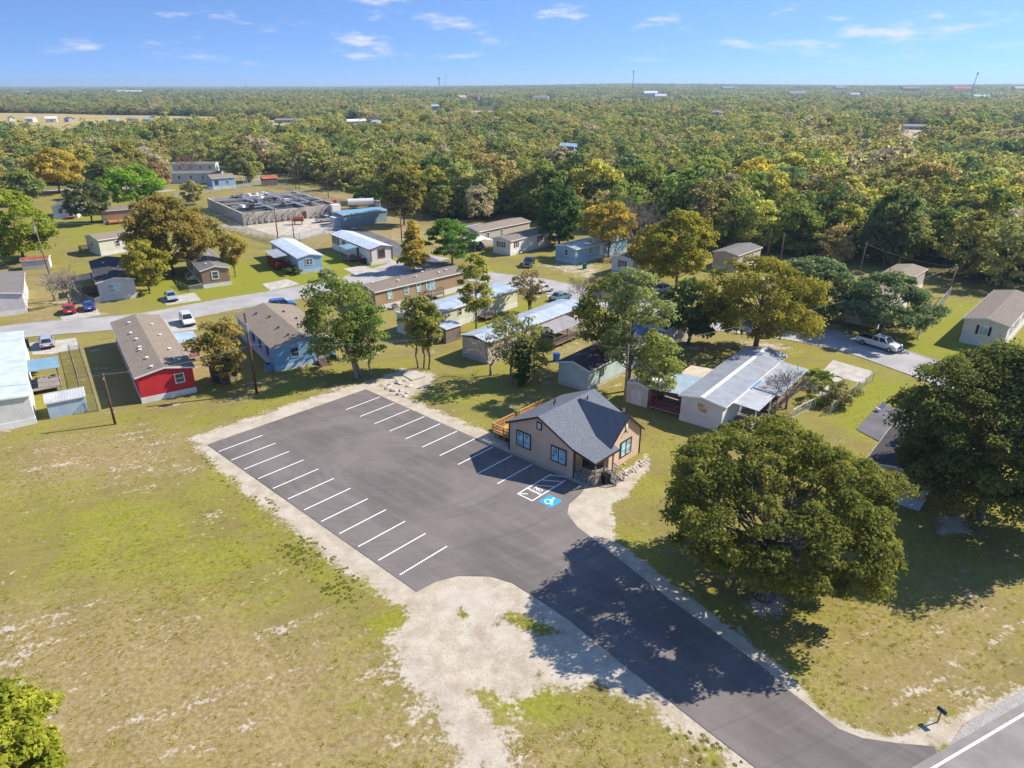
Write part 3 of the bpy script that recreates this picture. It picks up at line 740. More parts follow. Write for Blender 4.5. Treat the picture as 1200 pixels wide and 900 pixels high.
def yard_tree(px, H, Rad, shape, tone, label, z0=2.0, ncl=70, nleaf=90, leaf=0.3, r0=None, off=(0, 0), stems=1, seed=None, cl_r=None, nlimb=24, cat="tree", kind="tree", bark=BARK, loc=None, group=None, flat=0.72, inner=0.45, lump=0.34, fork=0.5):
    r = np.random.default_rng(seed if seed is not None else int(px[0] * 7 + px[1]))
    pos = loc if loc is not None else at(*px)
    root = thing(kind, label, cat, (pos[0], pos[1], 0), 0, group)
    cl = crown_points(r, H, z0, Rad, ncl, shape, lump, inner) + np.array([off[0], off[1], 0])
    cr = cl_r or 1.05 * (Rad * Rad * (H - z0) / ncl) ** (1 / 3)
    trunk_mb(r, H, z0, cl, r0 or 0.022 * H + 0.05, nlimb, off, fork, stems).build("trunk", bark, root, True)
    co, q, tint = leaves(r, cl, cr * 0.72, nleaf, leaf, flat)
    o = link("crown", leaf_mesh("crown", co, q, tint, LEAF), root)
    o.color = (*([x * .96 for x in PAL[tone]] if isinstance(tone, str) else [x * LEAFK for x in tone]), 1)
    return root
def bare_tree(px, H, label, tone="grey", Rad=0.4, depth=4, nleaf=0, seed=None, bark=PBARK, stems=5):
    r = np.random.default_rng(seed if seed is not None else int(px[0] * 5 + px[1])); pos = at(*px)
    root = thing("bare_tree", label, "tree", (pos.x, pos.y, 0))
    mb = MB(); h0 = H * 0.22; mb.tube((0, 0, -.1), (0, 0, h0), 0.03 * H, 0.02 * H, 7)
    mb.build("trunk", bark, root, True)
    mb = MB()
    for k in range(stems):
        a = k * 6.28 / stems + r.uniform(-.4, .4); d = Vector((math.cos(a) * Rad * 2, math.sin(a) * Rad * 2, 1)).normalized()
        twigs(mb, r, Vector((0, 0, h0 * r.uniform(.8, 1))), d, H * 0.27, 0.012 * H, depth)
    mb.build("crown", bark, root)
    return root

# near and middle-distance trees, one by one
yard_tree((896, 701), 12.2, 8.5, "dome", (0.077, 0.082, 0.021), "huge spreading oak whose shadow falls across the asphalt driveway", 3.5, 320, 260, 0.145, 0.52, seed=3, cl_r=1.2, nlimb=60, lump=0.22, stems=2, fork=0.45, off=(.6, 2.0))
yard_tree((1146, 606), 15.4, 8.4, "dome", (0.064, 0.073, 0.024), "big dark green oak beside the asphalt pad, shading a pale mobile home", 3.4, 460, 260, 0.155, 0.45, seed=5, cl_r=1.5, nlimb=40, lump=0.18, inner=.25)
yard_tree((884, 414), 13.2, 7.6, "dome", (0.098, 0.092, 0.018), "olive oak on the lawn between the grey metal roof and the street", 3.8, 150, 150, 0.22, 0.42, seed=8, nlimb=50, lump=0.4)
yard_tree((1031, 391), 9.0, 6.9, "dome", "blue", "low rounded grey green live oak right behind the white pickup", 2.2, 110, 160, 0.25, 0.34, seed=11, nlimb=30)
yard_tree((952, 374), 9.4, 6.0, "round", "blue", "broad grey green evergreen between the olive oak and the live oak", 1.2, 100, 150, 0.26, 0.3, seed=12)
yard_tree((420, 442), 12.8, 4.6, "round", "green", "leafy tree with forked pale trunk at the back corner of the car park", 3.0, 80, 130, 0.22, 0.24, off=(-1.9, .5), seed=21, bark=PBARK, stems=3)
yard_tree((435, 441), 9.6, 2.1, "column", (0.075, 0.105, 0.026), "slim fresh green tree beside the forked pale trunk", 2.6, 30, 100, 0.2, 0.13, seed=22, bark=PBARK)
for k, (px, h) in enumerate((((490, 431), 9.4), ((497, 431.5), 10.2), ((503, 432.5), 8.8))):
    yard_tree(px, h, 2.0, "vase", ("yellow", "olive", (0.11, 0.115, 0.03))[k], ("left trunk of the three slim trees behind the concrete slab, yellowest crown", "middle and tallest of the three slim trees behind the concrete slab", "right trunk of the three slim trees behind the concrete slab, shortest crown")[k], 3.2, 34, 75, 0.22, 0.12, seed=30 + k, nlimb=20)
yard_tree((267, 449), 8.0, 3.0, "vase", (0.115, 0.098, 0.034), "bronze feathery tree sheltering the small weathered shed beside the red home", 1.2, 60, 110, 0.22, 0.14, stems=4, seed=35, nlimb=24)
yard_tree((736, 458), 15.4, 3.7, "column", (0.100, 0.118, 0.048), "tall airy pale green tree behind the clinic roof", 4.0, 80, 95, 0.22, 0.24, seed=41, nlimb=40, lump=.4)
yard_tree((706, 437), 13.0, 3.9, "round", (0.090, 0.096, 0.026), "broad green tree behind the mint green home's roof", 4.0, 70, 95, 0.23, 0.22, seed=42, nlimb=30, lump=.4)
yard_tree((769, 477), 9.2, 2.3, "column", (0.105, 0.118, 0.036), "slender yellow green tree beside the little white shed", 2.0, 40, 70, 0.22, 0.11, seed=43)
yard_tree((558, 388), 12.2, 2.3, "column", "yellow", "tall thin yellowing tree in front of the cream metal roofed home", 3.2, 50, 100, 0.24, 0.14, seed=44)
yard_tree((600, 449), 9.0, 3.4, "vase", (0.09, 0.095, 0.035), "thin half bare tree beside the ivy covered pole", 3.0, 40, 55, 0.22, 0.14, seed=45, bark=PBARK, nlimb=36)
yard_tree((626, 444), 7.0, 2.4, "round", (0.12, 0.125, 0.04), "small pale green tree right of the ivy covered pole", 1.6, 34, 60, 0.22, 0.1, seed=46)
yard_tree((485, 318), 9.8, 2.9, "cone", "gold", "golden conical tree by the bend of the street", 1.0, 60, 110, 0.28, 0.16, seed=47)
yard_tree((530, 311), 9.6, 4.6, "round", (0.050, 0.095, 0.020), "bright green pine with layered boughs behind the long tan home", 1.8, 44, 190, 0.27, 0.2, seed=48, flat=.4, lump=.5)
yard_tree((655, 288), 13.0, 5.2, "round", (0.034, 0.062, 0.018), "dense dark green tree next to the blue patched roof home", 1.6, 90, 170, 0.3, 0.28, seed=49, lump=.2)
yard_tree((713, 301), 11.4, 5.2, "dome", "gold", "yellow orange tree behind the blue home with patched metal roof", 4.6, 70, 100, 0.32, 0.2, seed=50, nlimb=40)
yard_tree((765, 323), 9.6, 5.0, "dome", (0.150, 0.130, 0.024), "wide mustard coloured tree in front of the brown roofed white home", 2.6, 80, 110, 0.28, 0.2, seed=51, nlimb=36)
yard_tree((792, 338), 13.8, 6.4, "round", (0.118, 0.112, 0.020), "tall olive yellow tree rising above the mustard tree", 2.8, 110, 130, 0.3, 0.28, seed=52, nlimb=30)
yard_tree((807, 404), 9.8, 4.0, "dome", (0.046, 0.066, 0.024), "dark blue green tree beside the blue tarpaulin porch", 2.6, 70, 140, 0.24, 0.17, seed=53, stems=3)
yard_tree((620, 366), 7.4, 2.6, "vase", (0.115, 0.095, 0.05), "half bare brownish tree at the end of the cream metal roofed home", 2.0, 40, 45, 0.22, 0.12, seed=54, stems=3, nlimb=30)
yard_tree((28, 306), 14.0, 7.0, "round", (0.105, 0.125, 0.018), "big yellow green tree over the pole with the white transformer", 2.0, 120, 150, 0.32, 0.3, seed=60, lump=.42)
yard_tree((108, 262), 11.0, 5.4, "round", (0.060, 0.072, 0.032), "grey green tree behind the white gabled home with pale walls", 2.6, 80, 130, 0.32, 0.22, seed=61)
yard_tree((163, 246), 12.5, 7.8, "dome", "bright", "vivid green spreading tree behind the brown home with the orange deck", 3.4, 90, 150, 0.36, 0.28, seed=62, lump=.45)
yard_tree((70, 226), 14.6, 8.5, "dome", "gold", "broad golden tree by the far lane", 4.0, 100, 130, 0.42, 0.3, seed=63)
yard_tree((203, 322), 15.0, 7.6, "dome", (0.108, 0.088, 0.024), "large rust tinged oak leaning over the narrow brown home", 3.2, 130, 160, 0.32, 0.34, seed=64, nlimb=40)
yard_tree((176, 344), 9.2, 3.7, "round", (0.130, 0.122, 0.022), "yellow green tree between the two grey shingled homes and the silver car", 2.4, 60, 100, 0.28, 0.16, seed=65)
yard_tree((248, 301), 8.4, 3.4, "dome", (0.125, 0.110, 0.040), "thin tan leaved tree beyond the narrow brown home", 2.4, 50, 70, 0.3, 0.14, seed=66)
yard_tree((276, 324), 8.0, 2.9, "vase", (0.140, 0.115, 0.028), "small amber tree between the brown home and the red porch", 2.6, 44, 70, 0.28, 0.12, seed=67)
yard_tree((290, 214), 12.0, 6.0, "round", (0.120, 0.130, 0.048), "pale green willowy tree behind the light blue home with carport", 2.0, 80, 110, 0.42, 0.22, seed=68)
yard_tree((474, 264), 14.6, 5.4, "round", (0.098, 0.092, 0.026), "tall olive tree standing alone right of the blue roofed shed", 3.2, 80, 130, 0.4, 0.28, seed=69, lump=.25)
yard_tree(None, 7.3, 2.9, "round", (0.125, 0.135, 0.018), "yellow green tree top at the near corner of the dry meadow", 2.0, 90, 220, 0.15, 0.2, seed=70, loc=(-26.3, 26.0))
for px, h, rd, lb, sd in (((425, 236), 4.6, 3.0, "bright green rounded bush in front of the woods, left of its pair", 71), ((437, 237), 3.6, 2.4, "smaller bright green bush beside the rounded bush at the woods", 72)):
    yard_tree(px, h, rd, "dome", (0.10, 0.135, 0.026), lb, 0.2, 36, 90, 0.34, 0.08, seed=sd, cat="bush", kind="bush", nlimb=8)
yard_tree((611, 452), 6.2, 1.0, "column", (0.026, 0.048, 0.014), "dark ivy climbing the pole beside the thin half bare tree", 0.1, 40, 120, 0.16, 0.05, seed=73, cat="ivy", kind="ivy", nlimb=6)
yard_tree((383, 329), 2.2, 1.5, "dome", (0.10, 0.12, 0.075), "grey green prickly clump on the lawn by the light blue home", 0.1, 26, 60, 0.22, 0.06, seed=74, cat="shrub", kind="shrub", nlimb=6)
yard_tree((343, 321), 1.5, 1.6, "dome", (0.05, 0.07, 0.02), "low dark shrub beside the red porch steps", 0.1, 20, 60, 0.2, 0.05, seed=75, cat="shrub", kind="shrub", nlimb=6)
yard_tree((985, 475), 2.6, 2.0, "vase", (0.10, 0.095, 0.045), "twiggy brown shrub along the wire fence by the lawn chair", 0.3, 30, 40, 0.16, 0.06, seed=76, cat="shrub", kind="shrub", nlimb=20)
yard_tree((962, 470), 2.4, 1.8, "dome", (0.11, 0.12, 0.045), "soft green shrub beside the garden path", 0.2, 30, 50, 0.16, 0.06, seed=77, cat="shrub", kind="shrub", nlimb=12)
yard_tree((960, 452), 1.8, 2.0, "dome", (0.06, 0.085, 0.022), "dense green shrub at the end of the grey metal roofed home", 0.1, 26, 60, 0.18, 0.05, seed=78, cat="shrub", kind="shrub", nlimb=8)
yard_tree((800, 440), 2.2, 1.9, "dome", (0.10, 0.09, 0.05), "brown scrubby bush beside the tan awning", 0.2, 24, 45, 0.18, 0.05, seed=79, cat="shrub", kind="shrub", nlimb=16)
yard_tree((128, 232), 12.0, 5.5, "round", (0.080, 0.085, 0.034), "olive grey tree behind the vivid green spreading tree", 1.5, 70, 120, 0.36, 0.22, seed=80)
yard_tree((100, 214), 13.0, 6.5, "round", "yellow", "bright yellow tree right of the broad golden tree", 1.5, 80, 120, 0.42, 0.24, seed=81)
yard_tree((34, 240), 10.0, 4.6, "round", "green", "mid green tree between the far lane and the big yellow green tree", 1.5, 60, 120, 0.36, 0.2, seed=82)
yard_tree((186, 222), 9.0, 4.6, "dome", (0.12, 0.085, 0.05), "russet tree in front of the far long grey homes", 1.8, 60, 90, 0.36, 0.18, seed=83)
yard_tree((58, 214), 11.0, 5.2, "dome", (0.075, 0.085, 0.032), "dull green tree behind the broad golden tree", 1.2, 60, 110, 0.4, 0.2, seed=84)
yard_tree((150, 205), 13.0, 6.4, "round", (0.135, 0.125, 0.03), "mustard green tree among the back rows beyond the bright yellow tree", 1.2, 70, 110, 0.42, 0.22, seed=85)
yard_tree((-12, 232), 12.0, 6.0, "round", "olive", "olive tree at the left edge beside the far lane", 1.2, 70, 110, 0.4, 0.22, seed=86)
yard_tree((228, 240), 7.0, 3.2, "round", (0.125, 0.12, 0.05), "pale thin tree at the left corner of the water plant fence", 1.2, 40, 80, 0.32, 0.14, seed=87)
bare_tree((921, 479), 6.0, "small leafless tree growing against the grey home's side porch", stems=6, Rad=.45)
bare_tree((82, 356), 8.2, "pale leafless tree beside the parked red car", stems=6, Rad=.42)
bare_tree((64, 352), 6.4, "thin leafless sapling left of the pale leafless tree", stems=4, Rad=.3, depth=3)
bare_tree((742, 297), 15.0, "wide grey leafless tree at the foot of the woods", stems=9, Rad=.75, depth=5)
bare_tree((222, 207), 11.0, "reddish brown leafless tree in front of the far long homes", stems=6, Rad=.4, bark=plain("red_twigs", (0.20, 0.125, 0.095), 0.95))
bare_tree((690, 366), 8.5, "bare branching tree over the end of the silver metal roof", stems=6, Rad=.5)
bare_tree((575, 440), 7.0, "slight bare tree left of the ivy covered pole", stems=5, Rad=.4, depth=3)

# ------------------------------------------------------------------ the woods
CLEAR = [ats([(-60, 131), (268, 137), (285, 143), (280, 154), (150, 163), (-60, 166)]), ats([(280, 139), (360, 142), (370, 156), (285, 157)]), ats([(540, 136), (566, 121), (586, 121), (590, 146), (535, 146)]), ats([(650, 180), (752, 180), (765, 196), (640, 196)]), ats([(1010, 146), (1120, 146), (1120, 162), (1010, 162)])]
FAR_HOUSES = [  # u, v, width, height, tone, label
    (14, 142, 10, 5, "white", "white house at the edge of the yellow field, farthest out of the row"), (37, 143, 10, 5, "white", "long white house by the yellow field"), (61, 143.5, 10, 6, "white", "tall white house by the yellow field"), (82, 143, 11, 5, "grey", "grey house by the yellow field"),
    (134, 143.5, 9, 4.5, "blue", "pale blue house beside two dark trees at the yellow field"), (155, 143.5, 9, 5, "grey", "small grey house behind the golden crowns"), (175, 143.5, 12, 5, "blue", "bluish house right of the umbrella shaped tree"), (213, 144, 12, 4.5, "grey", "low grey house at the field's narrow end"),
    (152, 109, 75, 7, "white", "long white warehouse far across the woods"), (24, 109.5, 60, 7, "white", "small white barn far out at the left of the plain"), (67, 103, 110, 10, "tan", "long tan building near the horizon"), (245, 101.6, 70, 14, "white", "white block on the horizon near the thin spire"),
    (339, 143.5, 26, 4, "grey", "grey roofed shed row in the mid woods"), (417, 146, 20, 5, "white", "white flat roofed building among the mid woods"), (442, 147, 10, 5, "white", "small white roof right of the flat roofed building"),
    (511, 128, 18, 7, "blue", "grey blue roof left of the sandy clearing"), (541, 118, 16, 8, "tan", "tan house behind the sandy clearing"), (557, 117, 14, 7, "brown", "brown house beside the tan house"), (634, 118, 26, 7, "white", "low white house near the distant ridge"), (762, 114, 28, 11, "white", "twin roofed white house on the ridge"), (774, 117, 20, 9, "white", "white gabled house below the twin roofed one"), (733, 121, 20, 6, "brown", "red brown house on the ridge"),
    (666, 176, 12, 4.0, "blue", "bright blue shed in the small clearing"), (839, 136, 13, 7, "grey", "mauve grey house deep in the woods"), (933, 114, 34, 11, "white", "large white house with dark roof on the far ridge"), (1002, 113, 18, 6, "white", "little white house on the far ridge"), (1126, 108, 40, 12, "white", "white building with a red roof on the far right ridge"), (1148, 117, 26, 8, "blue", "turquoise roofed building at the right ridge"),
    (1069, 152, 16, 4.5, "grey", "pale glassy greenhouse like shed beside the tan clearing"), (1013, 173, 7, 5, "grey", "small dark cabin among the nearer woods"), (1186, 151, 12, 7, "brown", "pinkish house half hidden at the right"), (1066, 107, 40, 10, "brown", "brown roofed row on the horizon"), (1196, 108, 40, 12, "tan", "tan block at the right end of the ridge"), (984, 106, 34, 11, "grey", "grey roofed house near the horizon"), (852, 106.5, 40, 11, "grey", "dark roofed house below the horizon")]
FAR_HOUSES = [(u, v, w * 1.35, h * 1.5, t_, l_) if v < 125 else (u, v, w, h, t_, l_) for u, v, w, h, t_, l_ in FAR_HOUSES]
fh_pos = np.array([far_at(u, v).xy for u, v, *_ in FAR_HOUSES])
def in_view(x, y, m=0.14): return np.abs(x) < y * (600 / F_PX / math.cos(PITCH) + m) + 14
def keep_mask(P):
    k = pdist(P, WOODS) > 1.0
    for c in CLEAR: k &= pdist(P, c) < 1.0
    for (u, v, w, h, *_), q in zip(FAR_HOUSES, fh_pos):
        d = np.hypot(*q); dirn = q / d; rel = P - q; along = rel @ dirn; side = np.abs(rel @ np.array([-dirn[1], dirn[0]]))
        k &= ~((along > -max(14, d * max(0.05, (15.5 - h * .7) / 36.0))) & (along < 12) & (side < w * 0.55 + (2 if d < 1340 else 45 if d < 3600 else 110)))
    k &= in_view(P[:, 0], P[:, 1])
    return k
def jitter_grid(y0, y1, step, seed):
    r = np.random.default_rng(seed); ys = np.arange(y0, y1, step * 0.87); out = []
    for j, y in enumerate(ys):
        hw = y * 0.93 + 20; xs = np.arange(-hw, hw, step) + (j % 2) * step / 2
        out.append(np.stack([xs + r.uniform(-.42, .42, len(xs)) * step, y + r.uniform(-.42, .42, len(xs)) * step], 1))
    P = np.concatenate(out); return P[keep_mask(P)]
def wood_tree_mesh(seed, H, Rad, ncl, nleaf, leaf, shape, mat, trunk=True):
    r = np.random.default_rng(seed); cl = crown_points(r, H, H * 0.06, Rad, ncl, shape, 0.36, 0.5); cr = 0.8 * (Rad * Rad * H * 0.8 / ncl) ** (1 / 3)
    co, q, tint = leaves(r, cl, cr, nleaf, leaf)
    nl = len(q)
    if trunk:
        mb = trunk_mb(r, H, H * 0.3, cl, 0.16, 7)
        tv = np.array(mb.v); tq = np.array([f for f in mb.f if len(f) == 4]) + len(co)
        co = np.concatenate([co, tv]); q = np.concatenate([q, tq]); tint = np.concatenate([tint, np.full(len(tq), .5)])
    me = leaf_mesh("woodland_tree", co, q, tint, mat)
    if trunk:
        me.materials.append(BARK); me.polygons.foreach_set("material_index", np.r_[np.zeros(nl, np.int32), np.ones(len(q) - nl, np.int32)])
    return me
SHP = ["round", "dome", "round", "dome", "column", "round", "dome", "round"]
near_mesh = [wood_tree_mesh(100 + i, 11.5, 5.2 if s != "column" else 3.8, 60, 52, 0.40, s, LEAF) for i, s in enumerate(SHP)]
mid_mesh = [wood_tree_mesh(120 + i, 11.0, 5.3, 34, 26, 0.64, s, LEAFP) for i, s in enumerate(SHP[:6])] + [wood_tree_mesh(130, 13.0, 4.4, 26, 10, 0.5, "vase", LEAFP), wood_tree_mesh(131, 8.0, 6.4, 40, 22, 0.62, "dome", LEAFP), wood_tree_mesh(132, 13.5, 3.6, 24, 24, 0.6, "cone", LEAFP)]
cand = jitter_grid(95, 1350, 8.0, 3)
dist = np.hypot(cand[:, 0], cand[:, 1])
# the front ranks, tree by tree
inside = np.abs(cand[:, 0]) < cand[:, 1] * 0.80
order = np.argsort(np.where(inside, dist - 0.0, 1e9))
N_IND = 245
ind = order[:N_IND]; rest = np.setdiff1d(np.arange(len(cand)), ind)
rw = np.random.default_rng(17)
TONES = [("olive", "olive green", 9), ("green", "mid green", 7), ("dark", "dark green", 5), ("yellow", "yellow green", 3), ("gold", "golden yellow", 1.6), ("brown", "bronze brown", 3), ("pale", "pale green", 3), ("blue", "bluish green", 2.5), ("grey", "greyish brown thin", 2.6)]
tw = np.array([q[2] for q in TONES]); tw = tw / tw.sum()
for k, i in enumerate(ind):
    x, y = cand[i]; ti = rw.choice(len(TONES), p=tw)
    if x < -75 and y < 420 and rw.uniform() < 0.5: ti = 4 if rw.uniform() < 0.5 else 3
    nm, word, _ = TONES[ti]
    o = link("woodland_tree", near_mesh[rw.integers(len(near_mesh))])
    s = 0.66 + 0.72 * rw.uniform() ** 1.2; o.location = (x, y, 0); o.rotation_euler = (0, 0, rw.uniform(0, 6.28)); o.scale = (s * rw.uniform(.9, 1.12), s * rw.uniform(.9, 1.12), s)
    j = rw.uniform(0.85, 1.18); c = PAL[nm]; o.color = (c[0] * j * rw.uniform(.94, 1.06), c[1] * j, c[2] * j, 1)
    tag(o, f"{word} tree in the front ranks of the woods behind the homes", "tree", f"{word} trees at the edge of the woods")

def scatter(name, P, scl, sources, seed, zz=0.0):
    """one object that stands copies of the source trees on its points"""
    r = np.random.default_rng(seed); me = bpy.data.meshes.new(name); n = len(P)
    me.vertices.add(n); me.vertices.foreach_set("co", np.c_[P, relief(P[:, 0], P[:, 1]) + zz].astype(np.float32).ravel())
    me.attributes.new("scl", "FLOAT_VECTOR", "POINT").data.foreach_set("vector", scl.astype(np.float32).ravel())
    me.attributes.new("turn", "FLOAT", "POINT").data.foreach_set("value", r.uniform(0, 6.28, n).astype(np.float32))
    me.attributes.new("pick", "INT", "POINT").data.foreach_set("value", r.integers(0, len(sources), n).astype(np.int32))
    col = bpy.data.collections.new(name + "_kinds")
    for m in sources:
        o = bpy.data.objects.new(m.name, m); col.objects.link(o)
    ng = bpy.data.node_groups.new(name, "GeometryNodeTree")
    ng.interface.new_socket("Geometry", in_out="INPUT", socket_type="NodeSocketGeometry"); ng.interface.new_socket("Geometry", in_out="OUTPUT", socket_type="NodeSocketGeometry")
    N, Lk = ng.nodes.new, ng.links.new
    gi, go, ci, ip = N("NodeGroupInput"), N("NodeGroupOutput"), N("GeometryNodeCollectionInfo"), N("GeometryNodeInstanceOnPoints")
    ci.inputs["Collection"].default_value = col; ci.inputs["Separate Children"].default_value = True; ci.inputs["Reset Children"].default_value = True
    def na(nm, ty):
        x = N("GeometryNodeInputNamedAttribute"); x.data_type = ty; x.inputs["Name"].default_value = nm; return x.outputs["Attribute"]
    cx = N("ShaderNodeCombineXYZ"); Lk(na("turn", "FLOAT"), cx.inputs[2])
    Lk(gi.outputs[0], ip.inputs["Points"]); Lk(ci.outputs[0], ip.inputs["Instance"]); ip.inputs["Pick Instance"].default_value = True
    Lk(na("pick", "INT"), ip.inputs["Instance Index"]); Lk(cx.outputs[0], ip.inputs["Rotation"]); Lk(na("scl", "FLOAT_VECTOR"), ip.inputs["Scale"]); Lk(ip.outputs[0], go.inputs[0])
    o = link(name, me); o.modifiers.new("trees", "NODES").node_group = ng
    return o
Pm = cand[rest]; sm = (0.62 + 0.62 * rw.uniform(0, 1, len(Pm)) ** 1.3)[:, None] * np.c_[rw.uniform(.9, 1.15, len(Pm)), rw.uniform(.9, 1.15, len(Pm)), np.full(len(Pm), .9)]
_w = np.sin(Pm[:, 0] * .031 + 2 * np.sin(Pm[:, 1] * .017)) * np.sin(Pm[:, 1] * .027 + 1.3 * np.sin(Pm[:, 0] * .019))
sm *= (1.0 + 0.30 * _w)[:, None]; sm[:, 2] *= 1 + 0.12 * np.sin(Pm[:, 0] * .011 + Pm[:, 1] * .023)
tag(scatter("woodland", Pm, sm, mid_mesh, 5), "unbroken oak woods stretching from behind the homes to the middle distance", "woods", kind="stuff")
def patch_mesh(seed, n=24, W=56):
    r = np.random.default_rng(seed); COS, Q, T = [], [], []; base = 0
    for k in range(n):
        H = r.uniform(7, 12.5); cl = crown_points(r, H, H * .1, r.uniform(3.4, 6.6), 10, "dome", .3, .4); co, q, ti = leaves(r, cl, 2.1, 13, 1.3)
        ti = np.clip(ti * 0.5 + r.uniform(-.65, .7), 0, 1)
        co = co + np.array([(k % 5 - 2 + r.uniform(-.5, .5)) * W / 5, (k // 5 - 2 + r.uniform(-.5, .5)) * W / 5, 0]); COS.append(co); Q.append(q + base); T.append(ti); base += len(co)
    return leaf_mesh("woodland_clump", np.concatenate(COS), np.concatenate(Q), np.concatenate(T), LEAFP)
pm = [patch_mesh(200 + i) for i in range(4)]
def far_grid(y0, y1, step, seed, gap):
    P = jitter_grid(y0, y1, step, seed); r = np.random.default_rng(seed)
    g = np.sin(P[:, 0] * .0045 + 1) * np.sin(P[:, 1] * .006 + .4) + .5 * np.sin(P[:, 0] * .011 + P[:, 1] * .013); return P[(g > gap + np.where(P[:, 0] < -P[:, 1] * .1, .35, 0)) | (r.uniform(0, 1, len(P)) < .3)]
Pf = np.concatenate([far_grid(1340, 3600, 44, 8, -.75), far_grid(3600, 9000, 105, 9, -.6)])
sf = np.where(Pf[:, 1:2] < 3600, 1.0, 1.9) * np.ones((1, 3)); sf[:, 2] = 1.0; sf *= rw.uniform(.85, 1.2, len(Pf))[:, None]
tag(scatter("distant_woodland", Pf, sf, pm, 6), "hazy belt of woods running on to the horizon", "woods", kind="stuff")
t = NT("hay_field"); p = t.pos(); n = t.noise(t.scale(p, (0.2, 1, 1)), 0.05, 4, 0.6)
FIELD = t.done(t.bsdf(t.mix(t.step(n, 0.3, 0.7), (0.30, 0.225, 0.075), (0.40, 0.31, 0.12)), 0.95))
struct(sheet("hay_field", CLEAR[0], 0.15, FIELD)); struct(sheet("dry_clearing", CLEAR[1], 0.15, FIELD))
SAND = plain("sandy_ground", (0.40, 0.30, 0.19), 0.95, 0.2, 0.05)
struct(sheet("sandy_clearing", CLEAR[2], 0.15, SAND)); struct(sheet("dry_clearing", CLEAR[3], 0.15, SAND)); struct(sheet("dry_clearing", CLEAR[4], 0.15, SAND))
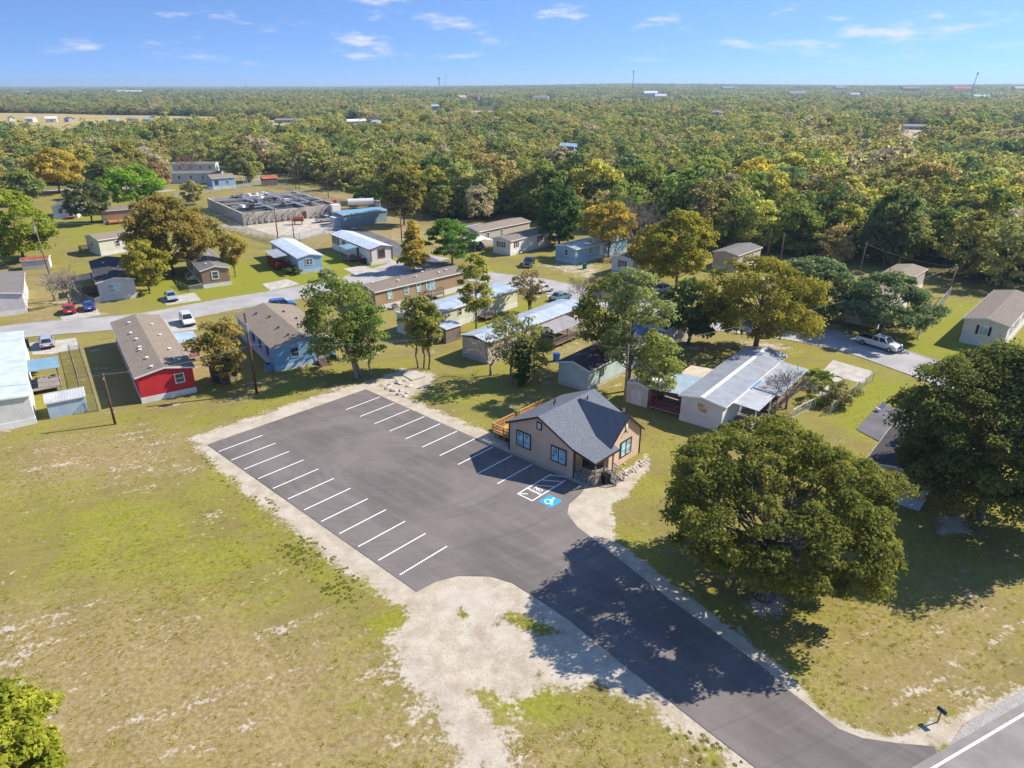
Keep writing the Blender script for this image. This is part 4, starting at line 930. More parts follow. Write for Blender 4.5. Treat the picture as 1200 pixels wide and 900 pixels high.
# ------------------------------------------------------------------ homes
SIDE = {}
class Home:
    """a gabled home: local x runs along the ridge (near end at -L/2), y across it"""
    def __init__(s, name, label, cat, px, ang, Ln, W, side, wall, roof, h=3.3, skirt=0.75, rise=0.16, over=0.28, skirtm=None, trim=WHITE, group=None, skirt_n=None, gable_over=0.18):
        a = at(*px); u = Vector((math.cos(R(ang)), math.sin(R(ang)))); n = Vector((-u.y, u.x)) * side
        c = a.xy + u * Ln / 2 + n * W / 2
        s.L, s.W, s.h, s.side, s.sk, s.ang = Ln, W, h, side, skirt, ang
        s.root = thing(name, label, cat, (c.x, c.y, 0), R(ang), group)
        s.rise = rise; s.ridge = h + W / 2 * rise * 1.0; s.trim = trim
        mb = MB(); mb.prism([(-W / 2, skirt), (W / 2, skirt), (W / 2, h), (0, s.ridge), (-W / 2, h)], "x", -Ln / 2, Ln / 2)
        s.wall = mb.build("wall", wall, s.root)
        if skirt > 0:
            mb = MB(); mb.box((0, 0, skirt / 2 - 0.05), (Ln + 0.08, W + 0.08, skirt + 0.1)); s.skirting = mb.build("skirting", skirtm or WHITE, s.root)
        o, e, th = over, gable_over, 0.10
        x0, x1 = -Ln / 2 - e, Ln / 2 + e; ze = h - o * rise + 0.14; zr = s.ridge + 0.14
        mb = MB()
        mb.prism([(-W / 2 - o, ze - th), (0, zr - th), (W / 2 + o, ze - th), (W / 2 + o, ze), (0, zr), (-W / 2 - o, ze)], "x", x0, x1)
        s.roof = mb.build("roof", roof, s.root)
        mb = MB()          # fascia boards along gables and eaves, a hair outside the roof
        for x in (x0 - 0.02, x1 + 0.02):
            mb.prism([(-W / 2 - o, ze - 0.20), (0, zr - 0.20), (W / 2 + o, ze - 0.20), (W / 2 + o, ze - 0.012), (0, zr - 0.012), (-W / 2 - o, ze - 0.012)], "x", x - 0.018, x + 0.018)
        for y in (-1, 1): mb.box((0, y * (W / 2 + o + 0.02), ze - 0.105), (x1 - x0 - 0.02, 0.03, 0.17))
        mb.build("fascia", trim, s.root)
    def face(s, f, t):
        """frame of a wall: point on it, direction along it, outward normal. t from the near end (a, b) or from the middle (n, f)"""
        if f == "n": return Vector((-s.L / 2, t, 0)), Vector((0, 1, 0)), Vector((-1, 0, 0))
        if f == "f": return Vector((s.L / 2, t, 0)), Vector((0, 1, 0)), Vector((1, 0, 0))
        y = -s.side if f == "a" else s.side
        return Vector((-s.L / 2 + t, y * s.W / 2, 0)), Vector((1, 0, 0)), Vector((0, y, 0))
    def panel(s, mb, f, t, zc, w, h, d0, d1):
        p, u, n = s.face(f, t); c = p + n * (d0 + d1) / 2; dx = abs(u.x) * w + abs(n.x) * (d1 - d0); dy = abs(u.y) * w + abs(n.y) * (d1 - d0)
        mb.box((c.x, c.y, zc), (dx, dy, h))
    def window(s, f, t, w=0.9, h=1.25, zc=None, trim=None, pane=GLASS, split=1, fw=0.09, shutters=None):
        zc = zc or s.sk + 1.55; mb = MB()
        for k in (-1, 1):
            s.panel(mb, f, t + k * (w / 2 + fw / 2), zc, fw, h + 2 * fw, -0.02, 0.07); s.panel(mb, f, t, zc + k * (h / 2 + fw / 2), w, fw, -0.02, 0.07)
        s.panel(mb, f, t, zc, w, 0.05, -0.02, 0.055)
        for k in range(1, split): s.panel(mb, f, t - w / 2 + w * k / split, zc, 0.1, h, -0.02, 0.06)
        o = mb.build("window", trim or s.trim, s.root)
        mb = MB(); s.panel(mb, f, t, zc, w, h, -0.02, 0.03); mb.build("pane", pane, o)
        if shutters:
            for k in (-1, 1):
                mb = MB(); s.panel(mb, f, t + k * (w / 2 + fw + 0.2), zc, 0.36, h + 0.1, -0.01, 0.06); mb.build("shutter", shutters, o)
        return o
    def door(s, f, t, mat, w=0.95, h=2.05, trim=None):
        mb = MB(); zc = s.sk + h / 2 + .02
        for k in (-1, 1): s.panel(mb, f, t + k * (w / 2 + .05), zc, .1, h + .1, -0.02, .07)
        s.panel(mb, f, t, zc + h / 2, w, .1, -0.02, .068); fr = mb.build("door_frame", trim or s.trim, s.root)
        mb = MB(); s.panel(mb, f, t, zc - .03, w, h - .04, -0.02, .04); d = mb.build("door", mat, fr)
        return d
    def steps(s, f, t, mat, n=4, w=1.2, rail=True):
        p, u, nn = s.face(f, t); mb = MB()
        for k in range(n):
            c = p + nn * (0.25 + 0.3 * k + .05); zz = s.sk * (1 - k / n)
            mb.box((c.x, c.y, zz / 2), (abs(u.x) * w + abs(nn.x) * .3, abs(u.y) * w + abs(nn.y) * .3, zz))
        if rail:
            for q in (-1, 1):
                a = p + u * q * w / 2 + nn * .15; b = p + u * q * w / 2 + nn * (0.25 + .3 * n)
                mb.tube(a + Vector((0, 0, s.sk + .9)), b + Vector((0, 0, .95)), .04); mb.tube(a, a + Vector((0, 0, s.sk + .9)), .04); mb.tube(b, b + Vector((0, 0, .95)), .04)
        return mb.build("steps", mat, s.root)
    def porch(s, f, t0, t1, depth, deckm, roofm=None, railm=None, zd=None, zr=None, drop=0.25, gap=None, postm=None, lattice=False, name="porch_deck", setback=0.0):
        """deck with posts and railing against a wall, lean-to roof over it"""
        zd = s.sk - 0.05 if zd is None else zd; zr = s.h - 0.15 if zr is None else zr
        p, u, n = s.face(f, (t0 + t1) / 2); w = t1 - t0; c = p + n * (depth / 2 + .05)
        dim = lambda a, b: (abs(u.x) * a + abs(n.x) * b, abs(u.y) * a + abs(n.y) * b)
        mb = MB(); mb.box((c.x, c.y, zd - .07), (*dim(w, depth), .14))
        for k in np.linspace(-w / 2 + .1, w / 2 - .1, max(2, int(w / 2.0) + 1)):
            q = p + u * k + n * (depth - .1); mb.box((q.x, q.y, (zd - .15) / 2), (.12, .12, max(.05, zd - .15)))
        deck = mb.build(name, deckm, s.root)
        ks = np.linspace(-w / 2 + .08, w / 2 - .08, max(2, int(w / 2.6) + 1))
        if roofm is not None:
            mb = MB(); e = .2
            q = [p + u * (-w / 2 - e) + n * 0.06 + Vector((0, 0, zr)), p + u * (w / 2 + e) + n * 0.06 + Vector((0, 0, zr)), p + u * (w / 2 + e) + n * (depth + .3) + Vector((0, 0, zr - drop)), p + u * (-w / 2 - e) + n * (depth + .3) + Vector((0, 0, zr - drop))]
            mb.slab(q, .07); mb.build("porch_roof", roofm, deck)
        if railm is not None or roofm is not None:
            for k in ks:
                q = p + u * k + n * (depth - .08); top = zr - drop * .95 - .06 if roofm is not None else zd + 1.0
                mb = MB(); mb.box((q.x, q.y, (zd + top) / 2), (.11, .11, top - zd)); mb.build("post", postm or railm or WHITE, deck)
        if railm is not None:
            mb = MB()
            def rail(a, b):
                d = b - a; Lr = d.length
                for zz in (.12, .95): mb.tube(a + Vector((0, 0, zd + zz)), b + Vector((0, 0, zd + zz)), .045, None, 4)
                m = max(2, int(Lr / (.16 if lattice else .22)))
                for i in range(m + 1):
                    q = a + d * i / m; mb.tube(q + Vector((0, 0, zd + .1)), q + Vector((0, 0, zd + .93)), .028 if not lattice else .05, None, 4)
            A0, A1 = p + u * (-w / 2 + .08) + n * .12, p + u * (w / 2 - .08) + n * .12; B0, B1 = p + u * (-w / 2 + .08) + n * (depth - .08), p + u * (w / 2 - .08) + n * (depth - .08)
            rail(A0, B0)
            if gap is None: rail(B0, B1); rail(A1, B1)
            elif gap == "end": rail(B0, B1)
            else:
                rail(B0, B0 + (B1 - B0) * gap); rail(B0 + (B1 - B0) * min(.98, (gap + 1.2 / w)), B1); rail(A1, B1)
            mb.build("railing", railm, deck)
        return deck
    def vents(s, spots, mat=WHITE):
        """little roof vents: (x from the near end, y from the ridge)"""
        for x, y in spots:
            zz = s.ridge + .14 - abs(y) * s.rise; mb = MB(); mb.tube((-s.L / 2 + x, y, zz - .08), (-s.L / 2 + x, y, zz + .16), .12, .12, 8); mb.box((-s.L / 2 + x, y, zz + .19), (.38, .38, .06)); mb.build("roof_vent", mat, s.roof)
    def cooler(s, f, t, d=0.9):
        p, u, n = s.face(f, t); c = p + n * d; mb = MB(); mb.box((c.x, c.y, .42), (.8, .8, .74)); mb.tube((c.x, c.y, .8), (c.x, c.y, .86), .3, .3, 12); mb.box((c.x, c.y, .03), (1, 1, .06)); return mb
    def ridgecap(s, mat, w=.5):
        mb = MB(); z = s.ridge + .145; r = s.rise
        mb.prism([(-w / 2, z - w / 2 * r + .004), (0, z + .004), (w / 2, z - w / 2 * r + .004), (w / 2, z - w / 2 * r + .03), (0, z + .035), (-w / 2, z - w / 2 * r + .03)], "x", -s.L / 2 - .2, s.L / 2 + .2); mb.build("ridge_cap", mat, s.roof)

GREYSH = shingle("grey_shingles", (0.17, 0.155, 0.145)); BROWNSH = shingle("brown_shingles", (0.20, 0.165, 0.135)); DARKSH = shingle("dark_shingles", (0.075, 0.068, 0.07), .4); TANSH = shingle("tan_shingles", (0.24, 0.195, 0.15)); CHARSH = shingle("charcoal_shingles", (0.135, 0.148, 0.172), .12)
WMETAL = metal_roof("white_metal_roof", (0.66, 0.72, 0.76)); GMETAL = metal_roof("grey_metal_roof", (0.36, 0.38, 0.41), rust=.3); SMETAL = metal_roof("silver_metal_roof", (0.50, 0.56, 0.62), rust=.25); PMETAL = metal_roof("patched_metal_roof", (0.42, 0.50, 0.52), rust=.7); BMETAL = metal_roof("blue_metal_roof", (0.24, 0.40, 0.47)); BGMETAL = metal_roof("pale_blue_metal_roof", (0.45, 0.55, 0.62), rust=.15)
VW = siding("white_siding", (0.70, 0.69, 0.66)); VG = siding("grey_siding", (0.58, 0.55, 0.56)); VB = siding("light_blue_siding", (0.30, 0.47, 0.66)); VBB = siding("blue_siding", (0.22, 0.41, 0.63)); VC = siding("cream_siding", (0.60, 0.59, 0.46)); VT = siding("tan_siding", (0.36, 0.25, 0.15)); VR = siding("red_siding", (0.50, 0.026, 0.035), True, .3); VBE = siding("beige_siding", (0.50, 0.42, 0.335)); VBR = siding("brown_siding", (0.30, 0.205, 0.13)); VM = siding("mint_siding", (0.42, 0.53, 0.50)); VP = siding("weathered_beige_siding", (0.52, 0.43, 0.38), True, .3); VGW = siding("grey_white_siding", (0.60, 0.60, 0.62), True, .35); VTA = siding("taupe_siding", (0.44, 0.38, 0.33), True, .35)
SKW = siding("white_skirting", (0.66, 0.65, 0.62), True, .28); SKG = siding("grey_skirting", (0.42, 0.40, 0.37), True, .28); SKB = siding("pale_blue_skirting", (0.42, 0.52, 0.62), True, .28)
CEDAR = wood("new_cedar", (0.48, 0.27, 0.10), .2); OLDWOOD = wood("weathered_timber", (0.20, 0.155, 0.115)); REDWOOD = wood("red_stained_timber", (0.28, 0.045, 0.03), .2); ORANGEW = wood("orange_timber", (0.50, 0.22, 0.06), .2); GREYWOOD = wood("grey_timber", (0.26, 0.23, 0.20)); POLEW = wood("creosote_pole", (0.115, 0.062, 0.040)); POLEG = wood("grey_pole", (0.20, 0.155, 0.12))
REDSH = plain("red_shutters", (0.20, 0.03, 0.025)); DARKTRIM = plain("dark_trim", (0.04, 0.035, 0.035), .5); BLACKSH = plain("black_shutters", (0.02, 0.022, 0.025), .5); BRICK = plain("brown_red_trim", (0.24, 0.075, 0.05), .8, .3, 3)
DOORW = plain("white_door", (0.62, 0.62, 0.6), .5); DOORB = plain("dark_door", (0.06, 0.05, 0.05), .5)

# row left of the street corner, nearest first
H = Home("mobile_home", "bright red mobile home with brown shingled roof and white skirting", "mobile home", (167, 473), 123.5, 25.5, 6.3, -1, VR, TANSH, 3.45, rise=.2, skirtm=SKW)
H.window("n", -1.5, .95, 1.1, 2.35); H.window("a", 6, .9, 1.2); H.window("a", 13, .9, 1.2); H.window("a", 20, .9, 1.2); H.door("b", 13.8, DOORW); H.window("b", 5, .9, 1.2)
H.vents([(1.2, 1.2), (3.2, -1.6), (4.8, 1.2), (7.2, -1.8), (8.7, 1.5), (9.8, 1.4), (13.5, 1.3), (13.8, -1.7), (17, 1.6), (19.5, -1.5), (22, 1.2), (2.5, -2.2)])
H.porch("b", 11.5, 16.2, 2.8, plain("porch_concrete", (.5, .46, .4)), BGMETAL, REDWOOD, None, 3.2, .2, .3, lattice=True)
HRED = H
H = Home("mobile_home", "white metal roofed home at the left edge with blue porch roof", "mobile home", (43, 496), 124, 27, 9.5, 1, VW, WMETAL, 3.5, rise=.07, skirtm=SKW, over=.12)
H.porch("a", 9.3, 13.6, 3.2, GREYWOOD, BMETAL, None, None, 3.35, .15, postm=OLDWOOD); H.window("n", 2, 1, 1.1); H.window("a", 4, .9, 1.2); H.window("a", 18, .9, 1.2); H.door("a", 11.5, DOORB); H.vents([(6, .8), (14, .9), (21, .8)], DARKTRIM)
HWHT = H
H = Home("mobile_home", "blue double width home with large brown grey roof behind the forked tree", "mobile home", (324, 436), 124.4, 18.5, 8.6, -1, VBB, TANSH, 3.35, rise=.24, skirtm=SKB, trim=plain("blue_grey_trim", (.35, .42, .5)))
H.window("a", 3.0, .8, 1.3, trim=DARKTRIM); H.window("a", 6.6, .8, 1.3, trim=DARKTRIM); H.window("a", 9.8, .8, 1.3, trim=DARKTRIM); H.window("a", 14.5, .8, 1.3, trim=WHITE); H.window("n", 1.5, 1, 1.2); H.door("n", -2.2, DOORW); H.steps("n", -2.2, OLDWOOD, 5, 1.5)
H.vents([(2, 1.5), (2.4, -2.4), (6, 1.6), (9, -2), (11.5, 1.2), (15, 2.2), (5, -3), (13, -1.4)], DARKTRIM)
HBLU = H
# along the upper side of the street
H = Home("mobile_home", "grey home at the left edge with single window facing the street", "mobile home", (32, 367), 122, 17, 7.4, 1, VG, GREYSH, 3.5, skirtm=SKW, rise=.17); H.window("n", 1.1, .95, 1.3, pane=BLINDS); H.window("a", 5, .9, 1.2); H.window("a", 11, .9, 1.2)
H = Home("mobile_home", "grey home with stained dark shingles and twin windows, behind the blue car", "mobile home", (119, 354), 122, 19.5, 5.9, -1, VG, DARKSH, 3.5, skirtm=SKW, rise=.2); H.window("n", .4, 1.9, 1.25, split=2, pane=BLINDS); H.porch("a", 5.5, 10, 2.6, OLDWOOD, DARKSH, OLDWOOD); H.window("a", 14, .9, 1.2); H.vents([(4, 1), (9, -1.2), (14, 1)])
H = Home("mobile_home", "narrow brown home with white trimmed gable window beside the rust tinged oak", "mobile home", (239, 338), 121.7, 20, 5.0, -1, VBR, GREYSH, 3.4, skirtm=SKW, rise=.24); H.window("n", .1, 1.0, 1.3, fw=.16); H.window("a", 6, .8, 1.1); H.window("a", 14, .8, 1.1); H.door("a", 9, DOORW); H.steps("a", 9, WHITE, 5, 1.4); H.vents([(3, 1), (8, 1.2), (12, -1)])
H = Home("mobile_home", "pale gabled home with long white side wall and grey brown roof", "mobile home", (119, 300), 50, 14, 7.2, 1, VC, TANSH, 3.6, skirtm=SKW, rise=.2); H.window("n", .3, 1.6, 1.2, split=2); H.window("a", 4, .9, 1.2); H.window("a", 9, .9, 1.2); H.porch("n", 2.4, 3.6, 2, OLDWOOD, None, OLDWOOD)
H = Home("mobile_home", "light blue home with white metal roof and red timber porch", "mobile home", (351, 321), 123, 19.5, 5.0, -1, VB, WMETAL, 3.3, skirtm=SKB, rise=.2); H.window("n", .2, 1.3, 1.1, split=2); H.window("a", 14, 1.2, 1.3); H.window("a", 16.5, 1.2, 1.3); H.door("a", 8, DOORW); H.porch("a", 5.2, 12.5, 3.2, REDWOOD, metal_roof("porch_tin", (.42, .42, .43), rust=.3), REDWOOD, None, 3.1, .25, .1, lattice=True)
H = Home("mobile_home", "long white home with white metal roof, arched end window and brown corner trim", "mobile home", (435, 311), 126, 21, 5.3, -1, VW, WMETAL, 3.4, skirtm=SKW, rise=.22, trim=BRICK)
H.window("n", 0, 1.2, 1.5, trim=BRICK, fw=.25); H.window("a", 20, .7, 1.4); H.window("a", 18.6, .7, 1.4); H.window("a", 17.2, .7, 1.4); H.window("a", 14, 1.3, 1.1); H.door("a", 6.4, DOORB); H.porch("a", 5, 9, 3, GREYWOOD, BMETAL, OLDWOOD, None, 3.3, .2, .3); H.steps("a", 4.2, REDWOOD)
for q in (-2.55, 2.55):
    mb = MB(); mb.box((-H.L / 2 - .04, q, 2.0), (.06, .3, 2.6)); mb.build("corner_trim", BRICK, H.wall)
# between the street and the car park
H = Home("mobile_home", "long tan home with brown roof and sliding door deck, lying along the street", "mobile home", (441, 365.5), 44.7, 20.5, 5.0, 1, VT, BROWNSH, 3.55, skirtm=SKW, rise=.24, skirt=.95)
for x in (3.0, 6.6, 9.3): H.window("a", x, .75, 1.35, pane=BLINDS)
H.window("a", 12.0, 1.8, 1.7, split=2, pane=BLINDS); H.porch("a", 11, 14, 1.5, GREYWOOD, None, OLDWOOD); H.steps("a", 10.3, OLDWOOD, 4, 1.0); H.vents([(2, 1), (6, -1), (10, -1), (13, 1), (17, -1), (15, -1.4)])
HTAN = H
H = Home("mobile_home", "cream home with grey metal roof behind the thin yellowing tree", "mobile home", (490, 397), 48, 23, 4.9, 1, VC, SMETAL, 3.2, skirtm=SKW, rise=.1); H.window("a", 9, .8, 1.1); H.window("a", 4, .8, 1.1); H.door("a", 14, DOORW); H.porch("a", 13, 15.4, 2, OLDWOOD, None, OLDWOOD); H.window("n", 0, .9, 1)
H = Home("mobile_home", "beige home with long silver metal roof and dark gable board", "mobile home", (572, 427), 50, 23.5, 4.9, 1, VP, SMETAL, 3.15, skirtm=SKG, rise=.2, trim=plain("brown_gable", (.12, .075, .05), .8)); H.porch("a", 10.5, 17.5, 3.6, OLDWOOD, metal_roof("rusty_tin", (.42, .38, .35), rust=.5), OLDWOOD, None, 3.0, .3); H.window("a", 4, .8, 1); H.window("a", 8, .8, 1); H.window("a", 20, .8, 1)
mb = MB(); mb.prism([(-2.46, 3.22), (2.46, 3.22), (0, 3.60)], "x", -H.L / 2 - .06, -H.L / 2 - .01); mb.build("gable_board", plain("brown_gable", (.12, .075, .05), .8), H.wall)
H = Home("mobile_home", "mint green home with dark shingled roof just behind the clinic", "mobile home", (689, 460), 50, 14.5, 4.7, 1, VM, DARKSH, 3.0, skirt=.5, skirtm=SKG, rise=.26); H.window("a", 3, .8, 1.2, trim=DARKTRIM); H.window("a", 8, .8, 1.2); H.window("a", 11.5, .8, 1.2)
H = Home("mobile_home", "grey white home with grey metal roof, white ridge strip and side carports", "mobile home", (844, 506), 52, 20.5, 5.0, 1, VGW, GMETAL, 3.1, skirtm=SKW, rise=.16, over=.35)
H.window("n", -.1, 1.2, 1.1, pane=glass("pale_tan_blind", (.5, .42, .3), .2)); H.ridgecap(WHITE, .45); H.porch("b", .6, 6.6, 4.2, GREYWOOD, BGMETAL, REDWOOD, .35, 3.05, .3, postm=REDWOOD); H.porch("b", 7.2, 10.4, 3.4, OLDWOOD, plain("tan_awning", (.50, .42, .31), .9), None, .2, 2.9, .25)
H.porch("a", 2.2, 7.2, 3.0, GREYWOOD, metal_roof("pale_grey_tin", (.50, .50, .51)), None, .3, 3.0, .2); H.porch("a", 8.2, 18.5, 3.4, OLDWOOD, metal_roof("mid_grey_tin", (.42, .43, .45)), OLDWOOD, .3, 2.9, .3); H.window("a", 10, .9, 1.1); H.door("a", 13, DOORW)
mb = MB(); mb.box((-H.L / 2 + 8.6, -2.95, 3.02), (3.2, .22, .12)); mb.build("gutter_board", plain("bright_blue_board", (.07, .25, .52), .5), H.root)
H17 = H
H = Home("mobile_home", "small grey home with dark shaded roof and bright blue tarpaulin porch", "mobile home", (777, 411), 50, 9.5, 5.0, 1, VGW, DARKSH, 3.2, skirtm=SKG, rise=.2); H.window("a", 6, .6, 1.1, trim=DARKTRIM); H.porch("n", -2.4, 2.4, 2.2, OLDWOOD, plain("blue_tarpaulin", (.045, .20, .48), .6, .5, 1.5), OLDWOOD, None, 2.9, .2)
# far side of the street
H = Home("mobile_home", "grey brown home at the foot of the woods beside the white canopy", "mobile home", (562, 289), 48, 18.5, 6.2, 1, VTA, TANSH, 3.6, skirtm=SKG, rise=.17); H.window("n", 0, 1, 1.3); H.window("a", 8, .6, 1.4, trim=WHITE); H.window("a", 3, .8, 1.2); H.porch("b", 2, 9, 2.8, OLDWOOD, BGMETAL, None)
H = Home("mobile_home", "white home with brown roof and red shuttered windows", "mobile home", (598, 300), 50, 15.5, 5.2, 1, VW, BROWNSH, 3.4, skirtm=SKW, rise=.2); H.window("n", .2, 1.6, 1.2, split=2, shutters=REDSH); H.window("a", 2.2, .8, 1.2, shutters=REDSH); H.window("a", 11, 1.4, 1.2, split=2, shutters=REDSH); H.door("a", 6, DOORW)
H = Home("mobile_home", "blue home with patched rusty metal roof left of the yellow orange tree", "mobile home", (674, 310), 45, 18.5, 5.8, 1, siding("steel_blue_siding", (.27, .42, .55)), PMETAL, 3.3, skirtm=SKB, rise=.17); H.window("n", -.3, .9, 1.2); H.window("a", 5, .9, 1.2); H.window("a", 12, .9, 1.2); H.door("a", 9, DOORW)
H = Home("mobile_home", "white gabled home half hidden by the mustard tree", "mobile home", (741, 325), 45, 13, 5.4, 1, VW, BROWNSH, 3.4, skirtm=SKB, rise=.2); H.window("n", 0, 1.1, 1.4, shutters=REDSH); H.window("a", 4, .9, 1.2); H.window("a", 9, .9, 1.2)
H = Home("mobile_home", "pale home with taupe roof standing against the dark woods, above the olive oak", "mobile home", (862, 319), 47, 11, 5.4, 1, VBE, GREYSH, 3.5, skirtm=SKW, rise=.2); H.window("a", 3, .9, 1.2); H.window("a", 7, .9, 1.2)
H = Home("mobile_home", "white walled home tucked under the live oak behind the pickup", "mobile home", (1028, 385), 47, 15, 5.0, 1, VW, TANSH, 3.1, skirtm=SKW, rise=.16); H.window("n", 0, .9, 1.1); H.door("a", 4, DOORB)
H = Home("mobile_home", "tan roofed home peeking out above the live oak", "mobile home", (1062, 349), 47, 10, 5.0, 1, VBE, TANSH, 3.6, skirtm=SKW, rise=.18); H.window("a", 4, .9, 1.2)
H = Home("mobile_home", "pale grey home with brown roof and black shutters at the right edge", "mobile home", (1174, 411), 47, 21, 5.6, 1, siding("pale_grey_siding", (.64, .60, .56)), BROWNSH, 3.75, skirtm=SKW, rise=.2, skirt=.9)
H.window("n", .1, 1.0, 1.3, shutters=BLACKSH, pane=BLINDS)
for x in (3.5, 6.4, 8.6, 13, 17): H.window("a", x, .7, 1.3)
HRGT = H
H = Home("mobile_home", "pale home with dark roof in the shade of the big right oak", "mobile home", (1077, 598), 50, 9.5, 5.0, 1, VBE, DARKSH, 3.2, skirtm=SKB, rise=.18); H.window("a", 2.6, .9, 1.2); H.window("a", 7, .9, 1.2); H.door("a", 8.6, DOORW)
# back rows at the left
H = Home("mobile_home", "small white home with grey hip like roof by the big yellow green tree", "mobile home", (64, 257), 110, 11, 6.0, -1, siding("bluish_white_siding", (.60, .66, .72)), GREYSH, 3.5, skirtm=SKW, rise=.24); H.window("n", 1, 1, 1.3); H.door("n", -1.4, DOORB); H.porch("n", -2.6, 0, 1.8, BRICK, None, None)
H = Home("mobile_home", "brown home with orange timber deck under the vivid green tree", "mobile home", (122, 262), 33, 13, 5.4, 1, VBR, BROWNSH, 3.4, rise=.2, skirtm=SKG); H.porch("a", 1, 6, 3.4, ORANGEW, None, ORANGEW); H.window("a", 8, .9, 1.2); H.window("a", 10.5, .9, 1.2)
H = Home("mobile_home", "pale blue white home beyond the far lane at the left edge", "mobile home", (17, 223), 115, 11, 6.5, -1, siding("powder_blue_siding", (.48, .58, .68)), WMETAL, 3.6, skirtm=SKB, rise=.2); H.window("n", 0, 1.2, 1.2)
H = Home("mobile_home", "light blue home with tan roof and open carport by the plant fence", "mobile home", (250, 222), 36, 8.5, 8.5, 1, VB, TANSH, 3.9, skirtm=SKW, rise=.22); H.window("a", 1.6, 1.1, 1.3, trim=DARKTRIM); H.porch("f", -4, 4, 4.4, GREYWOOD, TANSH, None, .2, 3.9, .4, postm=WHITE); H.window("a", 5.5, .8, 1.2)
for px, lb in (((202, 215), "long grey home in front of its twin at the far edge of the park"), ((203, 203), "second long grey home, standing farthest back by the woods")):
    H = Home("mobile_home", lb, "mobile home", px, 6, 18.5, 5.4, 1, VG, GREYSH, 3.8, skirtm=SKW, rise=.2)
    for x in (3, 7.5, 12, 16): H.window("a", x, .9, 1.3)

def shed(name, label, px, ang, Ln, W, side, wall, roof, h=2.2, rise=.25, doorm=None, parts=True):
    H = Home(name, label, "shed", px, ang, Ln, W, side, wall, roof, h, 0.0, rise, .12, gable_over=.1)
    if doorm: 
        mb = MB(); H.panel(mb, "n", 0, .95, min(1.4, W * .5), 1.85, -0.02, .03); mb.build("door", doorm, H.root)
    return H
shed("garden_shed", "pale blue ribbed shed with white roof in the fenced left yard", (59, 491), 33, 3.9, 3.0, 1, siding("ribbed_blue_siding", (.42, .52, .62), True, .3), metal_roof("off_white_tin", (.60, .60, .57)), 2.0, .28, None)
shed("garden_shed", "weathered grey shed under the bronze feathery tree", (262, 451), 60, 2.4, 2.4, 1, OLDWOOD, GREYSH, 2.1, .3, DOORB)
shed("garden_shed", "dark brown hut with grey tin roof beside the cream home", (523, 403), 46, 3.0, 2.6, 1, OLDWOOD, SMETAL, 2.3, .1, DOORB)
shed("garden_shed", "little white gabled shed between the clinic and the grey metal roofed home", (758, 478), 52, 3.4, 3.0, 1, siding("off_white_siding", (.55, .54, .50)), metal_roof("off_white_tin", (.60, .60, .57)), 2.5, .3, DOORW)
shed("garden_shed", "low rusty red roofed shed left of the pale leafless tree", (27, 317), 25, 5.0, 3.0, 1, siding("ribbed_white_siding", (.55, .53, .5), True, .3), plain("rusty_red_roof", (.28, .075, .05), .8, .3), 2.0, .2, None)
shed("garden_shed", "small shed with orange red roof near the plant fence", (309, 218), 30, 5.5, 4.0, 1, OLDWOOD, plain("orange_red_roof", (.48, .07, .03), .7, .15), 2.8, .3, None)
shed("garden_shed", "grey shed with brown roof right of the light blue home's carport", (291, 213), 35, 5.0, 4.0, 1, VG, BROWNSH, 2.8, .25, None)

# far houses across the woods
FW = {"white": (.66, .65, .63), "grey": (.36, .35, .37), "blue": (.34, .46, .58), "tan": (.46, .38, .28), "brown": (.30, .17, .12)}
FR = {"white": (.62, .63, .66), "grey": (.2, .19, .2), "blue": (.30, .46, .56), "tan": (.34, .26, .2), "brown": (.22, .12, .09)}
for k, (u, v, w, h, tone, lb) in enumerate(FAR_HOUSES):
    q = far_at(u, v); root = thing("house", lb, "house", (q.x, q.y, q.z - .4), R((k * 37) % 100 - 50 if w < 30 else (k * 37) % 30 - 15)); d = w * .55 if w < 60 else w * .25
    mb = MB(); mb.prism([(-d / 2, 0), (d / 2, 0), (d / 2, h * .66), (0, h), (-d / 2, h * .66)], "x", -w / 2, w / 2); mb.build("wall", plain("far_wall_" + tone, FW[tone]), root)
    mb = MB(); mb.prism([(-d / 2 - .4, h * .64 + .1), (0, h + .12), (d / 2 + .4, h * .64 + .1), (d / 2 + .4, h * .64 + .4), (0, h + .45), (-d / 2 - .4, h * .64 + .4)], "x", -w / 2 - .4, w / 2 + .4)
    mb.build("roof", plain("far_roof_" + ("red" if "red roof" in lb else tone if k % 3 or tone != "white" else "grey"), (.45, .05, .04) if "red roof" in lb else FR[tone if k % 3 or tone != "white" else "grey"]), root)
    mb = MB()
    for x in np.linspace(-w / 2, w / 2, max(3, int(w / 4)))[1:-1]: mb.box((x, -d / 2 - .03, h * .38), (1.1, .08, 1.3))
    mb.build("window", DARKTRIM, root)

# ------------------------------------------------------------------ the clinic
CW = 8.67; CD = 8.9; CPK = 4.2; ZE0, ZE1, ZP = 3.36, 3.25, 5.3
TANW = siding("clinic_tan_board", (0.64, 0.455, 0.325), True, .42); DKT = plain("near_black_trim", (0.022, 0.020, 0.020), .5, .1)
root = thing("clinic_house", "tan clinic building with charcoal shingled cross gabled roof beside the car park", "building", (*_A.xy, 0), LOT_ANG)
mb = MB(); mb.prism([(0, -0.05), (CW, -0.05), (CW, ZE1), (CPK, ZP), (0, ZE0)], "y", 0, CD)
mb.build("wall", TANW, root)
WX = 10.62; WY0, WY1, WYC, ZW = 3.15, 8.78, 5.96, 5.36
ZWE = 3.0
mb = MB(); mb.prism([(WY0, 0.0), (WY1, 0.0), (WY1, ZWE), (WYC, ZW), (WY0, ZWE)], "x", CW - .5, WX); mb.build("wing_wall", TANW, root)
def slope(mb, pts, t=.16): mb.slab([(*p[:2], p[2] + .14) for p in pts], t)
